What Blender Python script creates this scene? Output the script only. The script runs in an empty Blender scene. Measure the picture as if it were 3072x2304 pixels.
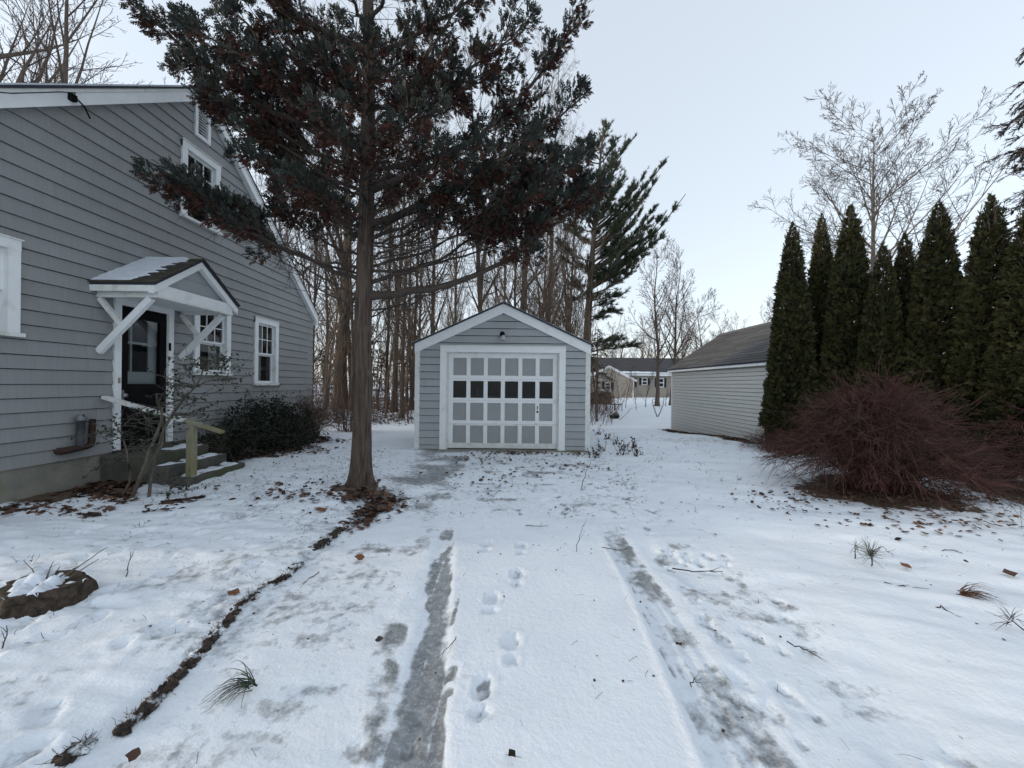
import bpy, math, random
import numpy as np
from mathutils import Vector, Matrix
random.seed(11); rng = np.random.default_rng(7)
SC = bpy.context.scene; COL = SC.collection
R = math.radians
# ------------------------------------------------------------------ camera, sky, sun, exposure
EYE = 1.55
cam_d = bpy.data.cameras.new('camera'); cam_d.sensor_width = 36.0; cam_d.lens = 36.0 * 1154 / 3072
cam_d.clip_start = 0.05; cam_d.clip_end = 2000
cam = bpy.data.objects.new('camera', cam_d); COL.objects.link(cam)
cam.location = (0, 0, EYE)
cam.rotation_euler = (Matrix.Rotation(R(90), 3, 'X') @ Matrix.Rotation(R(0.6), 3, 'Z')).to_euler()
SC.camera = cam
SUN_EL, SUN_AZ = 11.0, 96.0          # sun low behind the grey house: azimuth measured from +Y towards -X
world = bpy.data.worlds.new('World'); SC.world = world; world.use_nodes = True
wn, wl = world.node_tree.nodes, world.node_tree.links
for n in list(wn): wn.remove(n)
sky = wn.new('ShaderNodeTexSky'); sky.sky_type = 'NISHITA'; sky.sun_disc = False
sky.sun_elevation = R(SUN_EL); sky.sun_rotation = R(-SUN_AZ)
sky.air_density = 1.0; sky.dust_density = 1.2; sky.ozone_density = 1.2
hs = wn.new('ShaderNodeHueSaturation'); hs.inputs['Saturation'].default_value = 0.55
b1 = wn.new('ShaderNodeBackground'); b1.inputs['Strength'].default_value = 0.12
b2 = wn.new('ShaderNodeBackground'); b2.inputs['Color'].default_value = (0.73, 0.81, 0.90, 1); b2.inputs['Strength'].default_value = 0.68
ad = wn.new('ShaderNodeAddShader'); wo = wn.new('ShaderNodeOutputWorld')
wl.new(sky.outputs[0], hs.inputs['Color']); wl.new(hs.outputs[0], b1.inputs['Color'])
wl.new(b1.outputs[0], ad.inputs[0]); wl.new(b2.outputs[0], ad.inputs[1]); wl.new(ad.outputs[0], wo.inputs['Surface'])
sun_d = bpy.data.lights.new('sun', 'SUN'); sun_d.energy = 1.5; sun_d.angle = R(4); sun_d.color = (1.0, 0.86, 0.68)
sun = bpy.data.objects.new('sun', sun_d); COL.objects.link(sun)
to_sun = Vector((-math.sin(R(SUN_AZ)) * math.cos(R(SUN_EL)), math.cos(R(SUN_AZ)) * math.cos(R(SUN_EL)), math.sin(R(SUN_EL))))
sun.rotation_euler = to_sun.to_track_quat('Z', 'Y').to_euler()
SC.view_settings.view_transform = 'Standard'; SC.view_settings.look = 'None'
SC.view_settings.exposure = 0.1; SC.view_settings.gamma = 1.0; SC.view_settings.use_curve_mapping = False
SC.cycles.max_bounces = 5; SC.cycles.diffuse_bounces = 2; SC.cycles.glossy_bounces = 2
SC.cycles.transparent_max_bounces = 12; SC.cycles.use_denoising = True
SC.cycles.caustics_reflective = False; SC.cycles.caustics_refractive = False

# ------------------------------------------------------------------ materials
def new_mat(name):
    m = bpy.data.materials.new(name); m.use_nodes = True
    nt = m.node_tree; p = nt.nodes['Principled BSDF']
    return m, nt, p
def mat(name, col, rough=0.7, col2=None, scale=8.0, amt=1.0, stretch=(1, 1, 1), bump=0.0, bscale=None, spec=0.3,
        rand=0.0, detail=5.0, vrnd=None, dist=0.01, metal=0.0, stain=None):
    """base colour + noise towards col2; rand = per-object value change; vrnd = attribute driven variation;
    stain = (colour, scale, lo, hi)"""
    m, nt, p = new_mat(name); N, L = nt.nodes, nt.links
    p.inputs['Roughness'].default_value = rough; p.inputs['Metallic'].default_value = metal
    p.inputs['Specular IOR Level'].default_value = spec
    tc = N.new('ShaderNodeTexCoord'); mp = N.new('ShaderNodeMapping'); mp.inputs['Scale'].default_value = stretch
    L.new(tc.outputs['Object'], mp.inputs['Vector'])
    nz = N.new('ShaderNodeTexNoise'); nz.inputs['Scale'].default_value = scale; nz.inputs['Detail'].default_value = detail
    nz.inputs['Roughness'].default_value = 0.62
    L.new(mp.outputs[0], nz.inputs['Vector'])
    mx = N.new('ShaderNodeMix'); mx.data_type = 'RGBA'
    mx.inputs['A'].default_value = (*col, 1); mx.inputs['B'].default_value = (*(col2 or tuple(c * 0.75 for c in col)), 1)
    mr = N.new('ShaderNodeMapRange'); mr.inputs['From Min'].default_value = 0.35; mr.inputs['From Max'].default_value = 0.68
    mr.inputs['To Max'].default_value = amt
    L.new(nz.outputs['Fac'], mr.inputs['Value']); L.new(mr.outputs[0], mx.inputs['Factor'])
    out = mx.outputs['Result']
    if stain:
        sc, ss, lo, hi = stain
        n2 = N.new('ShaderNodeTexNoise'); n2.inputs['Scale'].default_value = ss; n2.inputs['Detail'].default_value = 6
        L.new(tc.outputs['Object'], n2.inputs['Vector'])
        r2 = N.new('ShaderNodeMapRange'); r2.inputs['From Min'].default_value = lo; r2.inputs['From Max'].default_value = hi
        L.new(n2.outputs['Fac'], r2.inputs['Value'])
        m2 = N.new('ShaderNodeMix'); m2.data_type = 'RGBA'; L.new(out, m2.inputs['A']); m2.inputs['B'].default_value = (*sc, 1)
        L.new(r2.outputs[0], m2.inputs['Factor']); out = m2.outputs['Result']
    if rand or vrnd:
        hv = N.new('ShaderNodeHueSaturation'); L.new(out, hv.inputs['Color'])
        r3 = N.new('ShaderNodeMapRange')
        if vrnd:
            at = N.new('ShaderNodeAttribute'); at.attribute_name = 'rnd'; L.new(at.outputs['Fac'], r3.inputs['Value'])
            a = vrnd
        else:
            oi = N.new('ShaderNodeObjectInfo'); L.new(oi.outputs['Random'], r3.inputs['Value']); a = rand
        r3.inputs['To Min'].default_value = 1 - a; r3.inputs['To Max'].default_value = 1 + a
        L.new(r3.outputs[0], hv.inputs['Value']); out = hv.outputs[0]
    L.new(out, p.inputs['Base Color'])
    if bump:
        bp = N.new('ShaderNodeBump'); bp.inputs['Strength'].default_value = bump; bp.inputs['Distance'].default_value = dist
        if bscale:
            n3 = N.new('ShaderNodeTexNoise'); n3.inputs['Scale'].default_value = bscale; n3.inputs['Detail'].default_value = 5
            L.new(mp.outputs[0], n3.inputs['Vector']); L.new(n3.outputs['Fac'], bp.inputs['Height'])
        else: L.new(nz.outputs['Fac'], bp.inputs['Height'])
        L.new(bp.outputs[0], p.inputs['Normal'])
    return m
def glass_mat(name, tint=(0.8, 0.85, 0.85), refl=1.0):
    m, nt, p = new_mat(name); N, L = nt.nodes, nt.links; N.remove(p)
    fr = N.new('ShaderNodeFresnel'); fr.inputs['IOR'].default_value = 1.55
    tr = N.new('ShaderNodeBsdfTransparent'); tr.inputs['Color'].default_value = (*tint, 1)
    gl = N.new('ShaderNodeBsdfGlossy'); gl.inputs['Roughness'].default_value = 0.015
    tc = N.new('ShaderNodeTexCoord'); nz = N.new('ShaderNodeTexNoise'); nz.inputs['Scale'].default_value = 2.2
    bp = N.new('ShaderNodeBump'); bp.inputs['Strength'].default_value = 0.12; bp.inputs['Distance'].default_value = 0.02
    L.new(tc.outputs['Object'], nz.inputs['Vector']); L.new(nz.outputs['Fac'], bp.inputs['Height']); L.new(bp.outputs[0], gl.inputs['Normal'])
    ml = N.new('ShaderNodeMath'); ml.operation = 'MULTIPLY'; ml.inputs[1].default_value = refl; ml.use_clamp = True
    L.new(fr.outputs[0], ml.inputs[0])
    mx = N.new('ShaderNodeMixShader'); L.new(ml.outputs[0], mx.inputs[0]); L.new(tr.outputs[0], mx.inputs[1]); L.new(gl.outputs[0], mx.inputs[2])
    L.new(mx.outputs[0], N['Material Output'].inputs['Surface'])
    return m
M = {}
M['siding'] = mat('grey_house_paint', (0.285, 0.293, 0.297), 0.55, (0.25, 0.257, 0.26), 3.0, 0.8, (1, 14, 0.7), 0.35, 30, rand=0.05, dist=0.004,
                  stain=((0.24, 0.245, 0.24), 1.3, 0.56, 0.8))
M['gsiding'] = mat('grey_garage_paint', (0.37, 0.387, 0.402), 0.55, (0.325, 0.34, 0.352), 4.0, 0.8, (14, 1, 0.7), 0.35, 30, rand=0.055, dist=0.004)
M['white'] = mat('white_trim_paint', (0.82, 0.84, 0.85), 0.5, (0.74, 0.76, 0.77), 5, 0.7, (1, 1, 1), 0.15, 40, dist=0.003, stain=((0.58, 0.58, 0.54), 3.5, 0.62, 0.85))
M['white_old'] = mat('weathered_white_paint', (0.76, 0.78, 0.77), 0.6, (0.62, 0.63, 0.60), 6, 0.9, (1, 1, 1), 0.25, 40, dist=0.004, stain=((0.36, 0.345, 0.25), 4.5, 0.58, 0.78))
M['panel'] = mat('grey_panel_paint', (0.315, 0.325, 0.33), 0.5, (0.285, 0.295, 0.297), 4, 0.8, (1, 1, 1), 0.1, 40, rand=0.03)
M['black'] = mat('black_door_paint', (0.005, 0.005, 0.006), 0.6, (0.009, 0.009, 0.01), 6, 0.8, spec=0.08)
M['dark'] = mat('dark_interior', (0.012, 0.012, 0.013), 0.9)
M['room'] = mat('dim_room_wall', (0.10, 0.10, 0.105), 0.9)
M['curtain'] = mat('pale_curtain_cloth', (0.55, 0.56, 0.55), 0.9, (0.33, 0.34, 0.33), 4, 1.0, (1, 9, 0.6))
M['shade'] = mat('white_window_shade', (0.6, 0.62, 0.63), 0.9, (0.52, 0.54, 0.55), 3)
M['glass'] = glass_mat('window_glass', refl=1.3); M['garage_glass'] = glass_mat('garage_glass', (0.7, 0.72, 0.72), 0.6)
M['concrete'] = mat('mossy_concrete', (0.27, 0.262, 0.225), 0.85, (0.18, 0.178, 0.15), 3.5, 1.0, (1, 1, 1), 0.6, 18, dist=0.01, stain=((0.15, 0.165, 0.06), 1.7, 0.5, 0.68))
M['step'] = mat('worn_step_concrete', (0.105, 0.10, 0.088), 0.85, (0.06, 0.06, 0.052), 5, 1.0, (1, 1, 1), 0.6, 25, dist=0.01, stain=((0.07, 0.08, 0.035), 2.2, 0.5, 0.7))
M['shingle'] = mat('grey_asphalt_shingle', (0.12, 0.117, 0.118), 0.9, (0.075, 0.073, 0.075), 60, 1.0, (1, 1, 1), 0.5, 160, rand=0.22, dist=0.004)
M['shingle_old'] = mat('mossy_asphalt_shingle', (0.075, 0.07, 0.055), 0.9, (0.045, 0.045, 0.032), 30, 1.0, (1, 1, 1), 0.5, 120, rand=0.2, dist=0.004)
M['roofedge'] = mat('dark_roof_edge', (0.045, 0.05, 0.065), 0.8)
M['roof_snow'] = mat('roof_snow', (0.74, 0.79, 0.86), 0.6, (0.66, 0.71, 0.78), 9, 1.0, (1, 1, 1), 0.5, 22, dist=0.015)
M['vinyl'] = mat('pale_vinyl_siding', (0.58, 0.585, 0.555), 0.45, (0.55, 0.555, 0.53), 3, 0.8, rand=0.02)
M['wood'] = mat('weathered_yellow_wood', (0.27, 0.245, 0.13), 0.8, (0.17, 0.16, 0.10), 9, 1.0, (6, 6, 0.6), 0.4, 25, dist=0.004, stain=((0.27, 0.265, 0.2), 3.0, 0.5, 0.7))
M['iron'] = mat('rusty_pipe', (0.06, 0.03, 0.024), 0.7, (0.03, 0.02, 0.018), 20, 1.0, (1, 1, 1), 0.4)
M['steel'] = mat('dull_grey_pipe', (0.075, 0.077, 0.085), 0.6, (0.05, 0.05, 0.056), 16, 1.0)
M['cap'] = mat('galvanised_cap', (0.25, 0.26, 0.28), 0.5, metal=0.4)
M['metal_white'] = mat('white_knob', (0.5, 0.5, 0.5), 0.3)
M['lampglass'] = mat('frosted_lamp_glass', (0.5, 0.47, 0.46), 0.25)
M['rubber'] = mat('black_rubber', (0.012, 0.013, 0.016), 0.7)
M['stone'] = mat('grey_stone', (0.2, 0.2, 0.2), 0.9, bump=0.5)
M['cedar_bark'] = mat('furrowed_cedar_bark', (0.125, 0.094, 0.076), 0.95, (0.036, 0.027, 0.022), 9, 1.0, (4.2, 4.2, 0.32), 1.0, 9, dist=0.04, stain=((0.12, 0.105, 0.088), 5, 0.58, 0.78))
M['limb_bark'] = mat('dark_limb_bark', (0.085, 0.068, 0.058), 0.95, (0.045, 0.036, 0.03), 14, 1.0, (3, 3, 3), 0.6, 40, dist=0.01)
M['bark'] = mat('brown_bark', (0.165, 0.13, 0.105), 0.95, (0.075, 0.058, 0.048), 10, 1.0, (5, 5, 0.6), 1.0, 20, dist=0.03, rand=0.25)
M['twig'] = mat('bare_twig_bark', (0.13, 0.1, 0.085), 0.95, (0.085, 0.066, 0.055), 3, 1.0, rand=0.25)
M['twig_red'] = mat('red_brown_twig', (0.15, 0.10, 0.08), 0.95, (0.09, 0.06, 0.05), 3, 1.0, rand=0.2)
M['sapling'] = mat('pale_sapling_bark', (0.175, 0.128, 0.092), 0.95, (0.085, 0.062, 0.048), 3, 1.0, rand=0.3)
M['palebark'] = mat('pale_grey_bark', (0.24, 0.205, 0.175), 0.9, (0.15, 0.125, 0.105), 12, 1.0, (4, 4, 1.2), 0.5, 25)
M['paletwig'] = mat('pale_twig', (0.085, 0.064, 0.05), 0.9, (0.055, 0.042, 0.034), 3)
M['cedar_leaf'] = mat('grey_green_scale_leaf', (0.034, 0.041, 0.034), 0.75, (0.021, 0.027, 0.022), 2.5, 1.0, vrnd=0.45)
M['cedar_dead'] = mat('dead_brown_scale_leaf', (0.064, 0.027, 0.019), 0.85, (0.038, 0.017, 0.013), 2.5, 1.0, vrnd=0.5)
M['arbor_leaf'] = mat('dark_olive_scale_leaf', (0.034, 0.045, 0.014), 0.8, (0.050, 0.044, 0.015), 2.2, 1.0, vrnd=0.55)
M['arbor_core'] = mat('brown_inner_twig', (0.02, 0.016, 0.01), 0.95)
M['pine_leaf'] = mat('pine_needle', (0.075, 0.09, 0.055), 0.7, (0.04, 0.055, 0.03), 0.5, 1.0, vrnd=0.4)
M['spruce_leaf'] = mat('spruce_needle', (0.04, 0.042, 0.036), 0.8, (0.05, 0.04, 0.034), 2, 1.0, vrnd=0.4)
M['holly_leaf'] = mat('dark_evergreen_leaf', (0.018, 0.026, 0.016), 0.5, (0.012, 0.017, 0.012), 3, 1.0, vrnd=0.5, spec=0.2)
M['shrub_leaf'] = mat('dull_green_leaf', (0.035, 0.042, 0.026), 0.6, (0.022, 0.028, 0.02), 3, 1.0, vrnd=0.5)
M['shrub_bark'] = mat('grey_shrub_bark', (0.13, 0.115, 0.09), 0.95, (0.075, 0.065, 0.055), 20, 1.0)
M['barberry'] = mat('red_barberry_twig', (0.092, 0.036, 0.033), 0.85, (0.08, 0.05, 0.04), 1.7, 1.0, vrnd=0.75)
M['dry_leaf'] = mat('fallen_brown_leaf', (0.12, 0.066, 0.043), 0.85, (0.052, 0.03, 0.024), 1.5, 1.0, vrnd=0.65)
M['orange_leaf'] = mat('orange_brown_leaf', (0.2, 0.095, 0.05), 0.8, (0.12, 0.055, 0.03), 9)
M['debris'] = mat('dark_plant_debris', (0.06, 0.045, 0.036), 0.95, (0.03, 0.024, 0.02), 2, 1.0, vrnd=0.5)
M['soil'] = mat('dark_frozen_soil', (0.075, 0.058, 0.048), 0.95, (0.035, 0.028, 0.024), 30, 1.0, vrnd=0.5, stain=((0.6, 0.63, 0.66), 12, 0.53, 0.6))
M['straw'] = mat('dry_straw_grass', (0.24, 0.18, 0.1), 0.9, (0.15, 0.11, 0.06), 3, vrnd=0.4)
M['needle'] = mat('fresh_pine_needle', (0.075, 0.09, 0.065), 0.6, vrnd=0.35)
M['stump_bark'] = mat('rotting_stump_bark', (0.085, 0.062, 0.045), 0.95, (0.02, 0.016, 0.013), 22, 1.0, (1, 1, 1), 1.0, 30, dist=0.02, stain=((0.08, 0.08, 0.03), 5, 0.6, 0.75))
M['beige'] = mat('beige_house_siding', (0.42, 0.37, 0.315), 0.7, (0.38, 0.335, 0.285), 3, rand=0.03)
M['roof_far'] = mat('dark_far_roof', (0.065, 0.065, 0.07), 0.9, (0.045, 0.045, 0.05), 1.2, 1.0, (0.3, 1, 6))
M['shutter'] = mat('black_shutter', (0.018, 0.019, 0.022), 0.6)
M['log'] = mat('split_firewood', (0.3, 0.19, 0.11), 0.9, (0.15, 0.09, 0.055), 9, vrnd=0.4)
M['rust_fence'] = mat('rusty_wire', (0.12, 0.085, 0.065), 0.8)
# snow: thin snow over a driveway; attributes 'ice' (bare ice, wet asphalt, shade painted into boot prints) and 'soil' (bare ground)
def snow_material():
    m, nt, p = new_mat('trodden_snow'); N, L = nt.nodes, nt.links
    tc = N.new('ShaderNodeTexCoord')
    def noise(s, d=6, r=0.6):
        n = N.new('ShaderNodeTexNoise'); n.inputs['Scale'].default_value = s; n.inputs['Detail'].default_value = d; n.inputs['Roughness'].default_value = r
        L.new(tc.outputs['Object'], n.inputs['Vector']); return n.outputs['Fac']
    def ramp(v, a, b, lo=0., hi=1.):
        r = N.new('ShaderNodeMapRange'); r.inputs['From Min'].default_value = a; r.inputs['From Max'].default_value = b
        r.inputs['To Min'].default_value = lo; r.inputs['To Max'].default_value = hi; L.new(v, r.inputs['Value']); return r.outputs[0]
    def math_(op, a, b):
        n = N.new('ShaderNodeMath'); n.operation = op
        for i, v in enumerate((a, b)):
            if isinstance(v, (int, float)): n.inputs[i].default_value = v
            else: L.new(v, n.inputs[i])
        return n.outputs[0]
    def mix(a, b, f):
        n = N.new('ShaderNodeMix'); n.data_type = 'RGBA'
        for k, v in (('A', a), ('B', b)):
            if isinstance(v, tuple): n.inputs[k].default_value = (*v, 1)
            else: L.new(v, n.inputs[k])
        if isinstance(f, float): n.inputs['Factor'].default_value = f
        else: L.new(f, n.inputs['Factor'])
        return n.outputs['Result']
    ice = N.new('ShaderNodeAttribute'); ice.attribute_name = 'ice'
    soil = N.new('ShaderNodeAttribute'); soil.attribute_name = 'soil'
    n1, n2, n3 = noise(1.3), noise(14), noise(48, 8, 0.72)
    base = mix((0.82, 0.865, 0.915), (0.75, 0.80, 0.855), ramp(n1, 0.4, 0.7))
    base = mix(base, (0.66, 0.70, 0.74), ramp(n2, 0.60, 0.80, 0., 0.5))  # bluish-grey mottling puts soft shading of the undulations into the snow colour
    icec = mix((0.30, 0.312, 0.32), (0.175, 0.18, 0.185), ramp(n2, 0.38, 0.62))
    icec = mix(icec, (0.60, 0.64, 0.67), ramp(n3, 0.50, 0.74, 0., 0.75))
    f1 = math_('ADD', ice.outputs['Fac'], math_('MULTIPLY', math_('SUBTRACT', n2, 0.5), 0.9))
    f1 = math_('ADD', f1, math_('MULTIPLY', math_('SUBTRACT', n3, 0.5), 0.45))
    fi = ramp(f1, 0.34, 0.64, 0., 0.95)
    c = mix(base, icec, fi)
    soilc = mix((0.075, 0.05, 0.038), (0.14, 0.105, 0.075), n3)
    f2 = math_('ADD', soil.outputs['Fac'], math_('MULTIPLY', math_('SUBTRACT', n2, 0.5), 1.3))
    fs = ramp(f2, 0.40, 0.55)
    c = mix(c, soilc, fs)
    L.new(c, p.inputs['Base Color'])
    L.new(ramp(fi, 0, 1, 0.62, 0.34), p.inputs['Roughness']); p.inputs['Specular IOR Level'].default_value = 0.25
    hgt = math_('ADD', math_('MULTIPLY', noise(26, 6), 1.0), math_('MULTIPLY', n3, 0.35))
    bp = N.new('ShaderNodeBump'); bp.inputs['Strength'].default_value = 0.55; bp.inputs['Distance'].default_value = 0.014
    L.new(hgt, bp.inputs['Height']); L.new(bp.outputs[0], p.inputs['Normal'])
    return m
M['snow'] = snow_material()

# ------------------------------------------------------------------ mesh helpers
def mesh_arrays(name, V, F, rnd=None, smooth=False):
    """V (n,3), F (m,k) uniform polygons"""
    V = np.asarray(V, np.float32); F = np.asarray(F, np.int32)
    me = bpy.data.meshes.new(name); k = F.shape[1]
    me.vertices.add(len(V)); me.vertices.foreach_set('co', V.ravel())
    me.loops.add(F.size); me.loops.foreach_set('vertex_index', F.ravel())
    me.polygons.add(len(F)); me.polygons.foreach_set('loop_start', np.arange(0, F.size, k, dtype=np.int32))
    me.polygons.foreach_set('loop_total', np.full(len(F), k, np.int32))
    if smooth: me.polygons.foreach_set('use_smooth', np.ones(len(F), bool))
    if rnd is not None:
        a = me.attributes.new('rnd', 'FLOAT', 'POINT'); a.data.foreach_set('value', np.asarray(rnd, np.float32))
    me.update(calc_edges=True)
    return me
class MB:
    def __init__(s): s.v = []; s.f = []
    def add(s, vs, fs):
        o = len(s.v); s.v += [tuple(v) for v in vs]; s.f += [tuple(i + o for i in f) for f in fs]; return s
    def box(s, x0, x1, y0, y1, z0, z1):
        return s.add([(x0, y0, z0), (x1, y0, z0), (x1, y1, z0), (x0, y1, z0), (x0, y0, z1), (x1, y0, z1), (x1, y1, z1), (x0, y1, z1)],
                     [(0, 3, 2, 1), (4, 5, 6, 7), (0, 1, 5, 4), (1, 2, 6, 5), (2, 3, 7, 6), (3, 0, 4, 7)])
    def sheet_x(s, x, y0, y1, z0, z1): return s.add([(x, y0, z0), (x, y1, z0), (x, y1, z1), (x, y0, z1)], [(0, 1, 2, 3)])
    def sheet_y(s, y, x0, x1, z0, z1): return s.add([(x0, y, z0), (x1, y, z0), (x1, y, z1), (x0, y, z1)], [(0, 1, 2, 3)])
    def hexa(s, p):     # 8 corner points, bottom ring then top ring
        return s.add(p, [(0, 3, 2, 1), (4, 5, 6, 7), (0, 1, 5, 4), (1, 2, 6, 5), (2, 3, 7, 6), (3, 0, 4, 7)])
    def prism(s, pts, axis, a, b):
        """extrude a 2d polygon along an axis between a and b (pts are the two other coordinates, in xyz order)"""
        n = len(pts)
        def P(p, t): return {'x': (t, p[0], p[1]), 'y': (p[0], t, p[1]), 'z': (p[0], p[1], t)}[axis]
        return s.add([P(p, a) for p in pts] + [P(p, b) for p in pts],
                     [tuple(range(n)), tuple(range(2 * n - 1, n - 1, -1))] + [(i, i + n, (i + 1) % n + n, (i + 1) % n) for i in range(n)])
    def bar(s, p, q, w, h, up=(0, 0, 1)):
        p, q = Vector(p), Vector(q); d = (q - p).normalized(); u = Vector(up); sd = d.cross(u).normalized(); u = sd.cross(d).normalized()
        a, b = sd * w / 2, u * h / 2
        return s.hexa([p - a - b, p + a - b, q + a - b, q - a - b, p - a + b, p + a + b, q + a + b, q - a + b])
    def tube(s, pts, rad, n=8, cap=True):
        V, F = tube_arrays([(np.array(pts, float), np.array(rad if hasattr(rad, '__len__') else [rad] * len(pts), float))], n)
        s.add(V.tolist(), F.tolist())
        if cap:
            m = len(pts) * n; o = len(s.v) - m
            s.f.append(tuple(o + i for i in range(n - 1, -1, -1))); s.f.append(tuple(o + m - n + i for i in range(n)))
        return s
    def lathe(s, prof, c=(0, 0, 0), n=16):
        vs = [(c[0] + r * math.cos(2 * math.pi * i / n), c[1] + r * math.sin(2 * math.pi * i / n), c[2] + z) for r, z in prof for i in range(n)]
        fs = [(j * n + i, j * n + (i + 1) % n, (j + 1) * n + (i + 1) % n, (j + 1) * n + i) for j in range(len(prof) - 1) for i in range(n)]
        return s.add(vs, fs + [tuple(range(n - 1, -1, -1)), tuple((len(prof) - 1) * n + i for i in range(n))])
    def build(s, name, m, parent=None, smooth=False, bevel=0.0, **kw):
        me = bpy.data.meshes.new(name); me.from_pydata(s.v, [], s.f); me.update()
        if smooth: me.polygons.foreach_set('use_smooth', np.ones(len(me.polygons), bool))
        o = link(name, me, m, parent, **kw)
        if bevel:
            bv = o.modifiers.new('bevel', 'BEVEL'); bv.width = bevel; bv.segments = 1; bv.limit_method = 'ANGLE'
        return o
def link(name, me, m=None, parent=None, label=None, cat=None, group=None, kind=None):
    o = bpy.data.objects.new(name, me); COL.objects.link(o)
    if m is not None and not me.materials: me.materials.append(M[m] if isinstance(m, str) else m)
    if parent is not None: attach(o, parent)
    tag(o, label, cat, group, kind); return o
def attach(o, parent):
    o.parent = parent
    o.matrix_parent_inverse = Matrix.Translation(-Vector(parent.location))      # every location stays a world position
def tag(o, label=None, cat=None, group=None, kind=None):
    for k, v in (('label', label), ('category', cat), ('group', group), ('kind', kind)):
        if v: o[k] = v
def thing(name, loc, label, cat, group=None):
    o = bpy.data.objects.new(name, None); COL.objects.link(o); o.location = loc; o.empty_display_size = 0.2
    tag(o, label, cat, group); return o
def copy_tree(o, loc, rz=0.0, sc=1.0, label=None, parent=None, squash=1.0):
    c = o.copy(); COL.objects.link(c)
    if parent is None:
        c.location = loc; c.rotation_euler = (0, 0, rz); c.scale = (sc * squash, sc * squash, sc)
        if label: c['label'] = label
    else: c.parent = parent
    for ch in o.children: copy_tree(ch, None, parent=c)
    return c
def place(o, loc, rz=0.0, sc=1.0, label=None, squash=1.0):
    o.location = loc; o.rotation_euler = (0, 0, rz); o.scale = (sc * squash, sc * squash, sc)
    if label: o['label'] = label
    return o
def tube_arrays(paths, n=3):
    """paths: list of (pts (k,3), radii (k,)) -> quads; paths of equal length are handled together"""
    Vs, Fs, off = [], [], 0
    ang = np.arange(n) * 2 * math.pi / n; ca, sa = np.cos(ang), np.sin(ang); groups = {}
    for P, r in paths: groups.setdefault(len(P), []).append((P, r))
    for k, g in groups.items():
        P = np.array([q[0] for q in g], float); r = np.array([q[1] for q in g], float); m = len(g)
        T = np.gradient(P, axis=1); T /= np.linalg.norm(T, axis=2, keepdims=True) + 1e-9
        ref = np.where((np.abs(T[:, :1, 2:3]) < 0.9), np.array([0, 0, 1.0]), np.array([1.0, 0, 0])) + 0 * T
        A = np.cross(T, ref); A /= np.linalg.norm(A, axis=2, keepdims=True) + 1e-9; B = np.cross(T, A)
        V = P[:, :, None, :] + r[:, :, None, None] * (ca[:, None] * A[:, :, None, :] + sa[:, None] * B[:, :, None, :])
        Vs.append(V.reshape(-1, 3))
        i = np.arange(k - 1)[:, None] * n; j = np.arange(n)[None, :]; j2 = (j + 1) % n
        f = np.stack([i + j, i + n + j, i + n + j2, i + j2], -1).reshape(-1, 4)
        Fs.append((f[None] + (np.arange(m) * k * n)[:, None, None] + off).reshape(-1, 4)); off += m * k * n
    return np.concatenate(Vs), np.concatenate(Fs)
def tubes_mesh(name, paths, n=3, rnd=False, smooth=True):
    V, F = tube_arrays(paths, n); rr = None
    if rnd: rr = np.concatenate([np.full(len(P) * n, rng.random()) for P, _ in paths])
    return mesh_arrays(name, V, F, rr, smooth)
def frames(D, up=None, roll=None):
    """(N,3) directions -> (N,3,3) with columns side, dir, normal"""
    D = D / (np.linalg.norm(D, axis=1, keepdims=True) + 1e-9)
    U = rng.normal(size=D.shape) if up is None else up + 0 * D
    S = np.cross(D, U); S /= np.linalg.norm(S, axis=1, keepdims=True) + 1e-9; Nn = np.cross(S, D)
    return np.stack([S, D, Nn], -1)
def scatter(name, tv, tf, P, Fr, S, smooth=False):
    tv = np.asarray(tv, float); tf = np.asarray(tf); n = len(P); k = len(tv)
    S = np.asarray(S, float); S = S[:, None, None] if S.ndim == 1 else S[:, None, :]
    V = np.einsum('nij,nkj->nki', Fr, tv[None] * S) + P[:, None, :]
    F = (tf[None] + (np.arange(n) * k)[:, None, None]).reshape(-1, tf.shape[1])
    return mesh_arrays(name, V.reshape(-1, 3), F, np.repeat(rng.random(n), k), smooth)
# leaf templates (x side, y along, z normal), unit length
def frond(nl, spread=0.42, w=0.085, seed=0):
    rs = np.random.default_rng(seed); V, F = [], []
    def kite(a, d, l, w):
        p = np.array([d[1], -d[0], 0]) * w; o = len(V); z = rs.normal() * 0.03
        V.extend([a, a + d * l * 0.55 + p + (0, 0, z), a + d * l + (0, 0, z * 2 - 0.04), a + d * l * 0.55 - p + (0, 0, -z)]); F.append((o, o + 1, o + 2, o + 3))
    kite(np.zeros(3), np.array([0, 1.0, 0]), 1.0, w * 0.8)
    for i in range(nl):
        t = 0.12 + 0.75 * i / nl; s = 1 if i % 2 else -1
        a = np.array([0, t, 0]); th = s * R(38 + rs.normal() * 8)
        kite(a, np.array([math.sin(th), math.cos(th), 0]), spread * (1.05 - t * 0.75) * (0.8 + 0.4 * rs.random()), w)
    return np.array(V), np.array(F)
LEAF_V = np.array([(0, 0, 0), (0.3, 0.3, 0.09), (0.26, 0.7, 0.1), (0, 1, -0.05), (-0.26, 0.7, 0.1), (-0.3, 0.3, 0.09)]); LEAF_F = np.array([(0, 1, 2, 3), (0, 3, 4, 5)])
CURL_V = np.array([(-.42, 0, .18), (0, -.08, 0), (.42, .05, .22), (-.5, .55, .3), (0, .5, .02), (.48, .5, .26), (-.25, 1, .1), (0, 1.1, .2), (.3, .95, .05)])
CURL_F = np.array([(0, 1, 4, 3), (1, 2, 5, 4), (3, 4, 7, 6), (4, 5, 8, 7)])

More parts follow.
